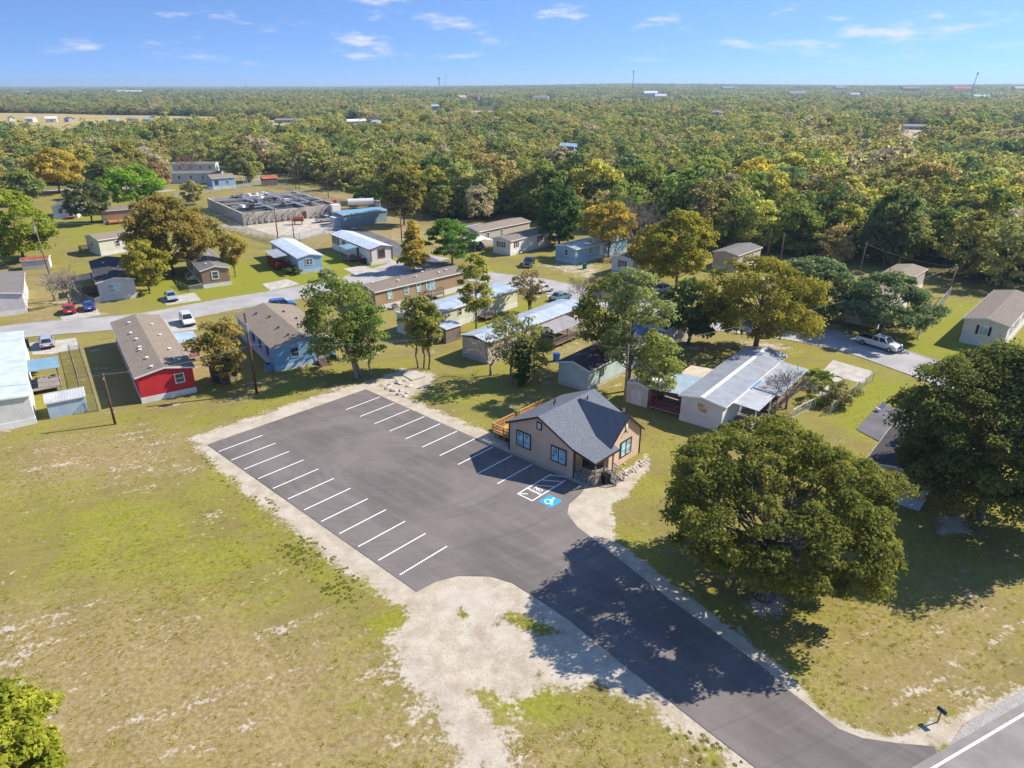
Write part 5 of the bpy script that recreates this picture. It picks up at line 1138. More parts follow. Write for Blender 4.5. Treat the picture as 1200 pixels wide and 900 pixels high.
mb = MB(); o = .3; k0 = (ZP - ZE0) / CPK; k1 = (ZP - ZE1) / (CW - CPK)
slope(mb, [(-o, -o, ZE0 - o * k0), (CPK, -o, ZP), (CPK, CD + o, ZP), (-o, CD + o, ZE0 - o * k0)])
slope(mb, [(CPK + .001, -o, ZP), (CW + .05, -o, ZE1 - .05 * k1), (CW + .05, CD + o, ZE1 - .05 * k1), (CPK + .001, CD + o, ZP)])
PX1, ZPE = 11.45, 2.66
slope(mb, [(CW + .055, -o, ZE1 - .055 * k1), (PX1, -o, ZPE), (PX1, WY0 + .55, ZPE), (CW + .055, WY0 + .9, ZE1 - .055 * k1)])
roof = mb.build("roof", CHARSH, root)
mb = MB(); kw = (ZW - ZWE) / (WY1 - WYC); ow = .28
xr = CPK + .3
yl = WYC - (ZW - ZWE) / kw - ow; zl = ZWE - ow * kw; yr = WY1 + ow
slope(mb, [(xr, WYC, ZW + .02), (WX + .28, WYC, ZW + .02), (WX + .28, yl, zl), (CW - .1, yl, zl)])
slope(mb, [(xr, WYC + .001, ZW + .02), (CW - .1, yr, zl), (WX + .28, yr, zl), (WX + .28, WYC + .001, ZW + .02)])
mb.build("wing_roof", CHARSH, root)
mb = MB()
def rake(a, b, w=.2, t=.04):
    a, b = Vector(a), Vector(b); n = 6
    mb.slab([(a.x, a.y, a.z), (b.x, b.y, b.z), (b.x + (0 if a.x != b.x else t), b.y + (t if a.x != b.x else 0), b.z), (a.x + (0 if a.x != b.x else t), a.y + (t if a.x != b.x else 0), a.z)], w)
y = -o - .05
rake((-o, y, ZE0 - o * k0 + .13), (CPK, y, ZP + .13)); rake((CPK, y, ZP + .13), (CW + .05, y, ZE1 - .05 * k1 + .13)); rake((CW + .06, y, ZE1 - .05 * k1 + .13), (PX1, y, ZPE + .13))
rake((WX + .29, yl, zl + .14), (WX + .29, WYC, ZW + .15)); rake((WX + .29, WYC, ZW + .15), (WX + .29, yr, zl + .14)); rake((PX1 + .01, -o, ZPE + .13), (PX1 + .01, WY0 + .5, ZPE + .13))
mb.box((0.0, -.03, 1.65), (.12, .07, 3.3)); mb.box((CW, -.03, 1.6), (.12, .07, 3.2)); mb.box((WX + .03, WY1, 1.6), (.07, .12, 3.2))
mb.build("fascia", DKT, root)
def cwin(c, axis, w, h, split=2, parent=root, trim=DKT, pane=BLINDS, fw=.12):
    """window on the clinic: c = centre on the wall, axis 'y' faces the car park, 'x' faces the garden"""
    sg = -1 if axis == "y" else 1; mb = MB(); dd = .09
    def b(du, dv, sw, sh, t):
        if axis == "y": mb.box((c[0] + du, c[1] + sg * t / 2, c[2] + dv), (sw, t, sh))
        else: mb.box((c[0] + sg * t / 2, c[1] + du, c[2] + dv), (t, sw, sh))
    for q in (-1, 1): b(q * (w / 2 + fw / 2), 0, fw, h + 2 * fw, dd); b(0, q * (h / 2 + fw / 2), w, fw, dd)
    for i in range(1, split): b(-w / 2 + w * i / split, 0, .14, h, dd - .01)
    fr = mb.build("window", trim, parent)
    for i in range(split):
        pw = (w - .14 * (split - 1)) / split; cc = -w / 2 + pw / 2 + i * (pw + .14)
        mb = MB(); b(cc, 0, pw - .12, h - .12, .035); mb.build("pane", pane, fr)
        mb = MB()
        for q in (-1, 1): b(cc + q * (pw / 2 - .03), 0, .06, h, .06); b(cc, q * (h / 2 - .03), pw - .12, .06, .06)
        b(cc, 0, pw - .12, .05, .055); mb.build("sash", WHITE, fr)
    return fr
cwin((2.05, 0, 1.95), "y", 1.75, 1.55); cwin((6.75, 0, 1.85), "y", 1.75, 1.5); cwin((4.15, 0, 4.25), "y", .42, .6, 1)
cwin((WX, 6.1, 1.75), "x", 1.75, 1.55)
mb = MB(); mb.box((WX + .04, 6.0, 4.35), (.08, .34, .6)); mb.build("gable_vent", WHITE, root)
mb = MB(); mb.box((WX + .05, 5.85, 3.75), (.1, .14, .2)); mb.tube((WX + .1, 5.8, 3.8), (WX + .32, 5.7, 3.68), .06); mb.build("flood_lamp", DKT, root)
for p in ((2.6, 4.2), (1.6, 5.6), (4.9, 7.0)):
    zz = ZE0 + p[0] * k0 if p[0] < CPK else ZP - (p[0] - CPK) * k1
    mb = MB(); mb.tube((*p, zz + .05), (*p, zz + .5), .08, .08, 8); mb.build("roof_vent", DKT, roof)
mb = MB(); mb.box((CW + .03, 1.9, 1.62), (.06, .95, 2.05)); d = mb.build("door", DOORB, root); mb = MB(); mb.tube((CW + .08, 2.25, 1.55), (CW + .12, 2.25, 1.55), .04); mb.build("handle", CHROME, d)
# front porch
ZD = .6
mb = MB(); mb.box((CW + 1.32, 1.5, ZD - .06), (2.6, 3.0, .12))
for a in range(5): mb.box((CW + .3 + a * .52, .0, (ZD - .13) / 2), (.44, .03, ZD - .15)); mb.box((CW + 2.6, .35 + a * .58, (ZD - .13) / 2), (.03, .5, ZD - .15))
deck = mb.build("porch_deck", GREYWOOD, root)
for q in ((CW + 2.55, .05), (CW + 2.55, 3.0), (CW + .08, .05), (CW + 2.55, 1.55)):
    mb = MB(); zt = ZE1 + (ZPE - ZE1) * ((q[0] - CW) / (PX1 - CW)) - .03; mb.box((*q, (ZD + zt) / 2), (.12, .12, zt - ZD)); mb.build("post", OLDWOOD, deck)
mb = MB()
def rails(mb, a, b, n, zz=0, top=.95, r=.03):
    a, b = Vector(a), Vector(b)
    for q in (.1, top): mb.tube(a + Vector((0, 0, q)), b + Vector((0, 0, q)), .045, None, 4)
    for i in range(n + 1): p = a.lerp(b, i / n); mb.tube(p + Vector((0, 0, .1)), p + Vector((0, 0, top)), r, None, 4)
rails(mb, (CW + .1, .05, ZD), (CW + 2.55, .05, ZD), 16); rails(mb, (CW + 2.55, .05, ZD), (CW + 2.55, 1.5, ZD), 9)
for yy in (1.6, 2.95):
    rails(mb, (CW + 2.6, yy, ZD), (CW + 4.0, yy, .05), 7); mb.box((CW + 4.0, yy, .5), (.1, .1, 1.0))
mb.build("railing", GREYWOOD, deck)
mb = MB()
for k in range(4): mb.box((CW + 2.8 + k * .3, 2.28, ZD - .14 * (k + 1)), (.3, 1.3, .05))
for yy in (1.66, 2.9): mb.slab([(CW + 2.64, yy - .03, ZD - .05), (CW + 3.9, yy - .03, .04), (CW + 3.9, yy + .03, .04), (CW + 2.64, yy + .03, ZD - .05)], .2)
mb.build("steps", GREYWOOD, deck)
# cedar deck along the back wall
mb = MB(); ZB = .75
mb.box((-1.72, 5.6, ZB - .06), (3.34, 9.4, .12))
for yy in np.arange(1.1, 10.3, 1.8): mb.box((-3.3, yy, ZB / 2 - .06), (.12, .12, ZB - .12))
for xx in (-1.7, -.1): mb.box((xx, 1.0, ZB / 2 - .06), (.12, .12, ZB - .12))
dk = mb.build("cedar_deck", CEDAR, root)
mb = MB()
def brd(a, b):
    a, b = Vector(a), Vector(b); d = b - a; n = max(1, int(d.length / 1.5)); rz = math.atan2(d.y, d.x); m = (a + b) / 2
    mb.box((m.x, m.y, ZB + .98), (d.length, .16, .05), rz); mb.box((m.x, m.y, ZB + .55), (d.length, .05, .14), rz); mb.box((m.x, m.y, ZB + .16), (d.length, .05, .14), rz)
    for i in range(n + 1): q = a.lerp(b, i / n); mb.box((q.x, q.y, ZB + .45), (.11, .11, .96), rz)
    for i in range(int(d.length / .16)): q = a.lerp(b, (i + .5) * .16 / d.length); mb.box((q.x, q.y, ZB + .45), (.05, .05, .9), rz)
brd((-.1, .92, 0), (-3.35, .92, 0)); brd((-3.35, .95, 0), (-3.35, 4.4, 0)); brd((-3.35, 5.4, 0), (-3.35, 10.3, 0)); brd((-3.3, 10.3, 0), (-.1, 10.3, 0))
mb.build("railing", CEDAR, dk)
# ------------------------------------------------------------------ vehicles
def quad_inset(q, m, out):
    """a smaller quad inside q, moved out along its normal"""
    q = [Vector(p) for p in q]; c = sum(q, Vector()) / 4; n = (q[1] - q[0]).cross(q[3] - q[0]).normalized()
    return [c + (p - c) * m + n * out for p in q]
def pane_part(name, q, m, mat, parent, flip):
    q = [Vector(p) for p in q]
    if flip: q = q[::-1]
    a = quad_inset(q, m, 0.012); b = quad_inset(q, m, -0.03); mb = MB()
    mb.add(a + b, [(0, 1, 2, 3), (7, 6, 5, 4)] + [(i, i + 4, (i + 1) % 4 + 4, (i + 1) % 4) for i in range(4)])
    return mb.build(name, mat, parent)
def greenhouse(root, pm, x0, x1, z0, X0, X1, z1, w0, w1, split=0.48, rear=True):
    """cabin: base x0..x1 at height z0, roof X0..X1 at z1 (x forward)"""
    def P(x, y, zz): return Vector((x, y, zz))
    B = [P(x0, -w0, z0), P(x1, -w0, z0), P(x1, w0, z0), P(x0, w0, z0)]; T = [P(X0, -w1, z1), P(X1, -w1, z1), P(X1, w1, z1), P(X0, w1, z1)]
    mb = MB(); mb.add(B + T, [(3, 2, 1, 0), (4, 5, 6, 7), (0, 1, 5, 4), (1, 2, 6, 5), (2, 3, 7, 6), (3, 0, 4, 7)]); mb.build("cabin", pm, root, False, 0.05)
    pane_part("windscreen", [B[1], B[2], T[2], T[1]], .86, CARGLASS, root, False)
    if rear: pane_part("rear_window", [B[3], B[0], T[0], T[3]], .84, CARGLASS, root, False)
    for s in (0, 1):
        b0, b1, t0, t1 = (B[0], B[1], T[0], T[1]) if s == 0 else (B[3], B[2], T[3], T[2])
        bm_, tm_ = b0.lerp(b1, split), t0.lerp(t1, split)
        for q in ([b0, bm_, tm_, t0], [bm_, b1, t1, tm_]): pane_part("side_window", q, .84, CARGLASS, root, s == 1)
def wheel(root, x, y, r=.34, w=.22):
    mb = MB(); mb.tube((x, y - w / 2, r), (x, y + w / 2, r), r, r, 18); o = mb.build("wheel", BLACK, root, False)
    mb = MB(); s = 1 if y > 0 else -1; mb.tube((x, y + s * w / 2 - s * .05, r), (x, y + s * (w / 2 + .012), r), r * .62, r * .55, 12); mb.build("rim", CHROME, o)
def lamps(root, xf, xr, y, zf, zr, w=.34, h=.16):
    for s in (-1, 1):
        mb = MB(); mb.box((xf, s * y, zf), (.08, w, h)); mb.build("headlight", CLEARLAMP, root)
        mb = MB(); mb.box((xr, s * y, zr), (.08, w * .7, h * 1.3)); mb.build("taillight", REDLAMP, root)
def car(name, label, px, ang, col, kind="sedan", L=4.6, W=1.8, group=None):
    q = at(*px); root = thing(name, label, "pickup" if kind == "pickup" else "car", (q.x, q.y, .03), R(ang), group)
    pm = paint("car_paint_%.2f_%.2f_%.2f" % col, col); h = L / 2; w = W / 2
    if kind == "pickup":
        mb = MB(); mb.prism([(-h, .42), (h - .1, .38), (h, .55), (h - .02, .95), (h - .25, 1.12), (h - 1.5, 1.18), (h - 1.5, .72), (-h, .72)], "y", -w, w); mb.build("body", pm, root, False, .05)
        x1 = h - 1.45; x0 = -h + 2.25
        mb = MB(); mb.box(((x0 + x1) / 2, 0, .95), (x1 - x0, W, .48)); mb.build("doors", pm, root, False, .04)
        greenhouse(root, pm, x0 + .02, x1 + .15, 1.15, x0 + .2, x1 - .55, 1.84, w - .05, w - .2)
        mb = MB(); bl = x0 - .05 + h
        for s in (-1, 1): mb.box((-h + bl / 2, s * (w - .06), .95), (bl, .12, .46))
        mb.box((-h + .05, 0, .95), (.1, W - .24, .46)); mb.build("bed", pm, root, False, .02)
        mb = MB(); mb.box((-h + bl / 2, 0, .745), (bl - .2, W - .26, .05)); 
        for s in (-1, 1): mb.box((-h + bl / 2, s * (w - .135), .96), (bl - .2, .02, .44))
        mb.box((-h + .12, 0, .96), (.02, W - .28, .44)); mb.box((-h + bl - .04, 0, .96), (.02, W - .28, .44)); mb.build("bed_liner", BLACK, root)
        lamps(root, h - .01, -h - .01, w - .25, .88, .95); r = .39; wx = (-h + 1.05, h - .95)
        mb = MB(); mb.box((h + .03, 0, .5), (.14, W * .94, .2)); mb.box((-h - .06, 0, .52), (.14, W * .9, .16)); mb.build("bumper", CHROME, root)
        mb = MB(); mb.box((h, 0, .82), (.06, W * .5, .26)); mb.build("grille", BLACK, root)
    else:
        zb = .92 if kind == "sedan" else 1.02; zt = 1.44 if kind == "sedan" else (1.74 if kind == "suv" else 1.52)
        mb = MB(); mb.prism([(-h, .34), (h - .12, .30), (h, .48), (h - .06, .72), (h - .5, zb - .12), (h - 1.25, zb), (-h + .5, zb), (-h + .04, zb - .08), (-h - .02, .6)], "y", -w, w); mb.build("body", pm, root, False, .07)
        if kind == "sedan": greenhouse(root, pm, -h + .55, h - 1.15, zb - .03, -h + 1.25, h - 2.0, zt, w - .06, w - .26)
        elif kind == "suv": greenhouse(root, pm, -h + .1, h - 1.2, zb - .03, -h + .45, h - 1.9, zt, w - .05, w - .2)
        else: greenhouse(root, pm, -h + .15, h - 1.1, zb - .03, -h + .75, h - 1.9, zt, w - .06, w - .24)
        lamps(root, h - .04, -h, w - .28, .64, .74); r = .33; wx = (-h + .85, h - .85)
        mb = MB(); mb.box((h - .02, 0, .42), (.12, W * .9, .14)); mb.box((-h - .02, 0, .44), (.12, W * .9, .14)); mb.build("bumper", BLACK, root)
        mb = MB(); mb.box((-h - .03, 0, .66), (.03, .5, .13)); mb.build("number_plate", WHITE, root)
    for x in wx:
        for s in (-1, 1): wheel(root, x, s * (w - .09), r)
    for s in (-1, 1):
        mb = MB(); mb.box((h - (1.95 if kind == "pickup" else 1.55), s * (w + .1), 1.05 if kind != "pickup" else 1.25), (.12, .22, .16)); mb.build("wing_mirror", pm, root)
    return root
car("parked_car", "bright red hatchback parked by the pale leafless tree", (82, 366), 122, (.55, .012, .012), "hatch", 4.2)
car("parked_car", "deep blue car parked beside the red hatchback", (105, 362), 122, (.012, .06, .34), "sedan", 4.5)
car("parked_car", "pale blue silver sedan parked nose to the street in front of the yellow green tree", (201, 351), -57, (.36, .44, .55), "sedan", 4.5)
car("parked_car", "white estate car parked behind the red home's porch", (220, 379), -57, (.74, .75, .76), "suv", 4.7)
car("parked_car", "silver car on the concrete drive beside the white metal roofed home", (56, 405), 122, (.42, .46, .53), "hatch", 4.4)
car("parked_car", "blue car mostly hidden behind the blue home's roof", (331, 361), 30, (.02, .12, .40), "suv", 4.6)
car("pickup_truck", "white crew cab pickup parked on the street by the live oak", (1029, 407), -55, (.76, .77, .79), "pickup", 6.1, 2.0)
car("pickup_truck", "black pickup standing on the grass by the street bend", (620, 311), -100, (.02, .035, .04), "pickup", 5.6, 1.95)
car("parked_car", "blue car under the white canopy", (561, 291), -60, (.015, .07, .30), "hatch", 4.2)
car("parked_car", "small white car at the street edge behind the half bare tree", (637, 342), 40, (.7, .7, .7), "hatch", 4.1)
car("parked_car", "tan and teal car parked at the end of the silver metal roof", (657, 351), 45, (.10, .22, .24), "sedan", 4.6)
car("parked_car", "pale blue car in the shade of the olive yellow tree", (777, 341), 50, (.32, .42, .52), "sedan", 4.6)
car("parked_car", "white van like car seen between the olive oak and the evergreen", (897, 336), 50, (.66, .68, .72), "suv", 4.8)
car("pickup_truck", "silver white pickup parked in the plant yard by the blue roofed shed", (382, 260), 35, (.60, .62, .65), "pickup", 5.6, 1.95)
car("parked_car", "dark car in the shade at the left edge under the big tree", (5, 297), 30, (.03, .035, .06), "suv", 4.7)

# ------------------------------------------------------------------ the water works
q = at(286, 264); PA = R(126.5)
tk = thing("treatment_plant", "concrete water treatment basins with pipework and walkways, ringed by wire fence", "water plant", (q.x, q.y, 0), PA)
PL, PW, PH = 36.0, 28.0, 3.2
CONCW = plain("stained_concrete", (.46, .40, .33), .9, .2, .25); RUSTW = plain("rusty_water", (.22, .15, .105), .3, .3, .3, spec=.6); WATER = plain("dark_basin_water", (.10, .105, .10), .25, .3, .3, spec=.7)
mb = MB()
for c, d in (((PL / 2, -.2, PH / 2), (PL, .45, PH)), ((PL / 2, -PW + .2, PH / 2), (PL, .45, PH)), ((.2, -PW / 2, PH / 2), (.45, PW - .5, PH)), ((PL - .2, -PW / 2, PH / 2), (.45, PW - .5, PH))): mb.box(c, d)
wall = mb.build("basin_wall", CONCW, tk)
for x in (9, 18, 27):
    mb = MB(); mb.box((x, -PW / 2, PH - .5), (.5, PW - 1, 1.0)); mb.build("divider", CONCW, tk)
for y in (-9.5, -18.5):
    mb = MB(); mb.box((PL / 2, y, PH - .45), (PL - 1, .5, .94)); mb.build("divider", CONCW, tk)
rp = np.random.default_rng(4)
for i in range(4):
    for j, (y0, y1) in enumerate(((-.5, -9.2), (-9.8, -18.2), (-18.8, -27.6))):
        mb = MB(); mb.box((.45 + 9 * i + 4.3, (y0 + y1) / 2, PH - .62), (8.4, y0 - y1, .05)); o = mb.build("basin_water", RUSTW if (i + j) % 3 == 2 else WATER, tk)
for x, y, Lx, Ly in ((9, -14, 1.5, 27), (18, -14, 1.1, 27), (27, -14, 1.5, 27), (18, -9.5, 35, 1.1), (14, -23, 26, 1.0), (18, -18.5, 35, 1.2)):
    mb = MB(); mb.box((x, y, PH + .10 + .003 * x), (Lx, Ly, .12))
    for s in (-1, 1):
        e = (Vector((x - Lx / 2, y + s * Ly / 2, PH + 1.1)), Vector((x + Lx / 2, y + s * Ly / 2, PH + 1.1))) if Lx > Ly else (Vector((x + s * Lx / 2, y - Ly / 2, PH + 1.1)), Vector((x + s * Lx / 2, y + Ly / 2, PH + 1.1)))
        mb.tube(*e, .045)
        for k in range(9): p = e[0].lerp(e[1], k / 8); mb.tube(p - Vector((0, 0, 1.0)), p, .04)
    mb.build("walkway", STEEL, tk)
for k in range(22):
    x, y = rp.uniform(2, 34), rp.uniform(-26, -2); mb = MB(); a = rp.uniform(0, 3.14); l = rp.uniform(1.2, 5.0)
    mb.box((x, y, PH + .45), (rp.uniform(.6, 1.6), rp.uniform(.6, 1.4), rp.uniform(.5, 1.0)), a); mb.tube((x, y, PH + .35), (x + l * math.cos(a), y + l * math.sin(a), PH + .35), .12); mb.build("pump", (STEEL, BLACK, WHITE)[k % 3], tk)
mb = MB()
for k in range(16):
    y = -1.5 - k * 1.65
    if 9 < k < 12: continue
    zt = rp.uniform(1.6, 3.4); mb.tube((-.7, y, .0), (-.7, y, zt), .14); mb.tube((-.7, y, zt), (.6, y, zt), .12); mb.box((-.8, y + .5, rp.uniform(.6, 1.6)), (.6, .5, .9)); mb.tube((-.75, y, 1.2), (-.75, y + 1.4, 1.2), .1)
mb.build("pipework", STEEL, tk)
mb = MB(); mb.box((-1.0, -PW + 1.2, 1.7), (2.0, 2.6, 3.4)); mb.build("control_box", WHITE, tk)
mb = MB(); mb.box((-.06, -17.6, 1.1), (.12, 1.1, 2.1)); mb.build("door", DOORB, tk)
q = at(403, 266); H = Home("equipment_shed", "long steel shed with blue metal roof by the plant yard", "shed", (403, 266), 38, 13.5, 6.5, 1, siding("blue_grey_steel", (.24, .33, .36), True, .4), metal_roof("sky_blue_roof", (.22, .42, .55)), 3.2, 0.0, .07, .25)
mb = MB(); H.panel(mb, "n", .2, 1.3, 2.6, 2.5, -.02, .05); mb.build("door", plain("grey_roller_door", (.4, .42, .43), .5), H.root)
shed("storage_container", "pale ribbed container standing before the blue roofed steel shed", (392, 266), 38, 3.0, 2.4, 1, siding("ribbed_container", (.52, .56, .58), True, .25), WMETAL, 2.4, .02)
q = at(424, 244); tr = thing("tank_trailer", "white tank trailer parked beyond the blue roofed steel shed", "trailer", (q.x, q.y, 0), R(15))
mb = MB(); mb.tube((-4.2, 0, 1.9), (3.8, 0, 1.9), 1.15, 1.15, 16); mb.build("tank", paint("trailer_white", (.72, .72, .7)), tr, False); mb = MB(); mb.box((0, 0, .75), (8.6, 1.2, .2)); mb.box((4.3, 0, 1.5), (.8, 1.8, 1.6)); mb.build("chassis", STEEL, tr)
for x in (-3.2, -2.1, 3.0):
    for s in (-1, 1): wheel(tr, x, s * .95, .5, .3)
q = at(391, 243); lo = thing("orange_loader", "orange red compact loader beside the white tank trailer", "machine", (q.x, q.y, 0), R(200)); OR = paint("loader_orange", (.55, .09, .03), .5)
mb = MB(); mb.box((0, 0, 1.0), (2.6, 1.3, .9)); mb.box((-.5, 0, 1.9), (1.1, 1.2, 1.0)); mb.build("body", OR, lo, False, .06); mb = MB(); mb.tube((.2, .75, 1.6), (2.4, .75, .7), .12); mb.tube((.2, -.75, 1.6), (2.4, -.75, .7), .12); mb.box((2.6, 0, .5), (.7, 1.9, .7)); mb.build("loader_arm", OR, lo)
for x in (-.8, .8):
    for s in (-1, 1): wheel(lo, x, s * .8, .45, .3)
q = at(350, 263); tk2 = thing("rusty_tank", "short rusty red tank on stands at the front of the plant yard", "tank", (q.x, q.y, 0), R(10)); mb = MB(); mb.tube((-1.5, 0, 1.6), (1.5, 0, 1.6), .75, .75, 14); mb.build("drum", plain("rust_red", (.30, .09, .045), .8, .3), tk2)
mb = MB()
for x in (-1, 1): mb.box((x, 0, .45), (.25, 1.3, .9))
mb.build("stand", STEEL, tk2)
q = at(444, 249); mb = MB(); mb.box((0, 0, 1.8), (.5, 2.6, 3.6)); mb.box((.6, 0, .25), (1.4, 2.6, .5)); o = mb.build("concrete_bunker_wall", CONCW); o.location = q; o.rotation_euler.z = R(35); tag(o, "tall grey concrete wall stub right of the blue roofed steel shed", "wall")

# ------------------------------------------------------------------ poles and wires
def pole(px, h, label, m=POLEW, r=.15, lean=(0, 0), arms=0, transformer=False, ang=0, sleeve=None, name="utility_pole"):
    q = at(*px); root = thing(name, label, "pole", (q.x, q.y, 0), R(ang)); tp = Vector((lean[0], lean[1], h))
    mb = MB(); mb.tube((0, 0, -.2), tp, r, r * .68, 10); mb.build("shaft", m, root, True)
    for k in range(arms):
        zz = h - .35 - .9 * k; c = tp * (zz / h); mb = MB(); mb.box((c.x, c.y + .16, zz), (2.4, .1, .12)); a = mb.build("crossarm", m, root); mb = MB()
        for x in (-1.05, -.5, .5, 1.05): mb.tube((c.x + x, c.y + .16, zz + .06), (c.x + x, c.y + .16, zz + .26), .05, .04, 6)
        mb.build("insulator", WHITE, a)
    if transformer:
        zz = h - 1.7; c = tp * (zz / h); mb = MB(); mb.tube((c.x, c.y - .42, zz - .5), (c.x, c.y - .42, zz + .45), .27, .27, 12); mb.tube((c.x, c.y - .42, zz + .45), (c.x, c.y - .42, zz + .6), .08); mb.box((c.x, c.y - .14, zz), (.1, .25, .5)); mb.build("transformer", STEEL, root, False)
    else:
        mb = MB(); mb.box((tp.x, tp.y - .15, h - .5), (.12, .12, .3)); mb.tube((tp.x, tp.y, h - .02), (tp.x, tp.y, h + .12), .05); mb.build("bracket", STEEL, root)
    if sleeve: mb = MB(); mb.tube((0, -.02, .1), (lean[0] * sleeve / h, lean[1] * sleeve / h - .02, sleeve), r * 1.25, r * 1.2, 10); mb.build("sleeve", plain("pale_guard", (.6, .6, .58)), root)
    return q + tp
t1 = pole((135, 497), 6.2, "short brown pole in the grass in front of the bright red home")
t2 = pole((301, 461), 10.6, "tall red brown pole with grey transformer in front of the blue home", transformer=True, r=.18, ang=20)
t3 = pole((612, 451), 8.4, "ivy wrapped pole with white guard between the two thin trees", POLEG, sleeve=1.6)
t4 = pole((731, 483), 8.6, "tall brown pole rising right behind the clinic", POLEG, sleeve=.6)
t5 = pole((1108, 349), 5.6, "leaning grey pole with white base at the top end of the wire fence", POLEG, lean=(1.4, 1.0), sleeve=1.0)
pole((913, 315), 7.5, "thin grey pole against the woods above the olive oak", POLEG, .12); pole((1006, 323), 6.8, "thin slanted grey pole against the woods above the live oak", POLEG, .12, (.5, .3))
pole((347, 221), 10.5, "pole with twin crossarms and transformer at the back of the plant", arms=2, transformer=True); pole((351, 221.5), 7.0, "shorter bare pole beside the one with twin crossarms")
pole((385, 232), 7.8, "brown pole by the fence corner behind the plant"); pole((326, 281), 8.2, "dark pole in front of the basins, left of two"); pole((346, 289), 7.0, "grey pole with white base in front of the basins, right of two", POLEG, sleeve=1.6); pole((471, 283), 8.0, "slim pole beside the plant road")
pole((58, 322), 11.0, "leaning pole with white transformer under the big yellow green tree", POLEG, lean=(-1.0, .8), transformer=True)
pole((899, 302), 6.5, "light topped pole at the woods' edge beside the tall oak crowns", POLEG, .12)
def wire(name, a, b, label, sag=.5, r=.022):
    mb = MB(); n = 10; pts = [Vector(a).lerp(Vector(b), i / n) - Vector((0, 0, 4 * sag * (i / n) * (1 - i / n))) for i in range(n + 1)]
    for i in range(n): mb.tube(pts[i], pts[i + 1], r, r, 4, False)
    tag(mb.build(name, STEEL), label, "cable")
wire("overhead_cable", t1, t2 - Vector((0, 0, 4.2)), "thin cable strung from the short brown pole to the transformer pole")
wire("overhead_cable", t2 - Vector((0, 0, 4.0)), t3 - Vector((0, 0, .4)), "long cable from the transformer pole to the ivy wrapped pole", .9)
wire("overhead_cable", t3 - Vector((0, 0, .5)), t4 - Vector((0, 0, .5)), "cable from the ivy wrapped pole to the pole behind the clinic", .4)
wire("overhead_cable", t4 - Vector((0, 0, .6)), t5, "cable passing over the grey metal roof to the leaning pole", 1.0)
wire("overhead_cable", t1, at(-60, 520) + Vector((0, 0, 6.5)), "thin cable leaving the short brown pole out of the picture's left side", .4)
wire("overhead_cable", at(326, 281) + Vector((0, 0, 8.0)), at(346, 289) + Vector((0, 0, 6.9)), "short cable between the two poles before the basins", .2)
wire("overhead_cable", at(326, 281) + Vector((0, 0, 8.1)), at(347, 221) + Vector((0, 0, 10)), "cable crossing the basins to the twin crossarm pole", .8)
wire("overhead_cable", at(347, 221) + Vector((0, 0, 10.1)), at(385, 232) + Vector((0, 0, 7.6)), "cable from the twin crossarm pole to the fence corner pole", .6)
wire("overhead_cable", at(471, 283) + Vector((0, 0, 7.8)), at(346, 289) + Vector((0, 0, 6.8)), "cable over the long white home to the slim pole by the plant road", .8)
wire("overhead_cable", at(58, 322) + Vector((-1, .8, 10.4)), at(326, 281) + Vector((0, 0, 8.1)), "long cable from the leaning transformer pole towards the basins", 1.4)
wire("overhead_cable", t5, at(1006, 323) + Vector((.5, .3, 6.5)), "cable from the leaning pole along the woods", .8)
c = t1; hq = at(150, 440)
for k, (a, b, lb) in enumerate((((105, 412), (136, 408), "upper white clothes line across the shaded yard left of the red home"), ((108, 424), (141, 418), "lower white clothes line across the shaded yard left of the red home"))):
    wire("clothes_line", at(*a) + Vector((0, 0, 1.6)), at(*b) + Vector((0, 0, 1.7)), lb, .05, .02)

# ------------------------------------------------------------------ fences
t = NT("chain_link"); p = t.obj(); sp = t.n("ShaderNodeSeparateXYZ"); t.set(sp.inputs[0], p)
d1 = t.math("FRACT", t.math("MULTIPLY", t.math("ADD", t.math("ADD", sp.outputs[0], sp.outputs[1]), sp.outputs[2]), 9.0)); d2 = t.math("FRACT", t.math("MULTIPLY", t.math("SUBTRACT", t.math("ADD", sp.outputs[0], sp.outputs[1]), sp.outputs[2]), 9.0))
al = t.math("MAXIMUM", t.math("LESS_THAN", d1, .17), t.math("LESS_THAN", d2, .17))
tb = t.n("ShaderNodeBsdfTransparent"); mx = t.n("ShaderNodeMixShader"); t.set(mx.inputs[0], al); t.set(mx.inputs[1], tb.outputs[0]); t.set(mx.inputs[2], t.bsdf((.36, .37, .38), .5, None, .4)); CHAIN = t.done(mx.outputs[0])
def fence(px, h, label, gap=3.0, m=STEEL):
    pts = [at(*q) for q in px]; o = pts[0]; root = thing("wire_fence", label, "fence", (o.x, o.y, 0)); rl = MB(); ms = MB()
    for a, b in zip(pts[:-1], pts[1:]):
        a, b = a - o, b - o; L = (b - a).length; n = max(1, round(L / gap)); up = Vector((0, 0, h))
        for i in range(n + 1):
            q = a.lerp(b, i / n); mb = MB(); mb.tube(q, q + up * 1.04, .045, .045, 6); mb.build("post", m, root)
        rl.tube(a + up, b + up, .035, None, 5); rl.tube(a + up * .06, b + up * .06, .02, None, 4); ms.add([a + up * .04, b + up * .04, b + up, a + up], [(0, 1, 2, 3)])
    rl.build("rail", m, root); ms.build("wire_mesh", CHAIN, root)
fence([(92, 405), (104, 441), (116, 481)], 1.2, "chain link fence beside the shaded yard of the bright red home"); fence([(82, 412), (92, 446), (101, 484), (116, 482)], 1.2, "second chain link run enclosing the narrow strip by the pale blue shed")
fence([(1075, 397), (1090, 378), (1101, 361), (1113, 347)], 1.8, "tall chain link fence climbing towards the leaning pole"); fence([(1022, 447), (1005, 458), (990, 470), (972, 486)], 1.3, "chain link fence between the garden path and the lawn chair")
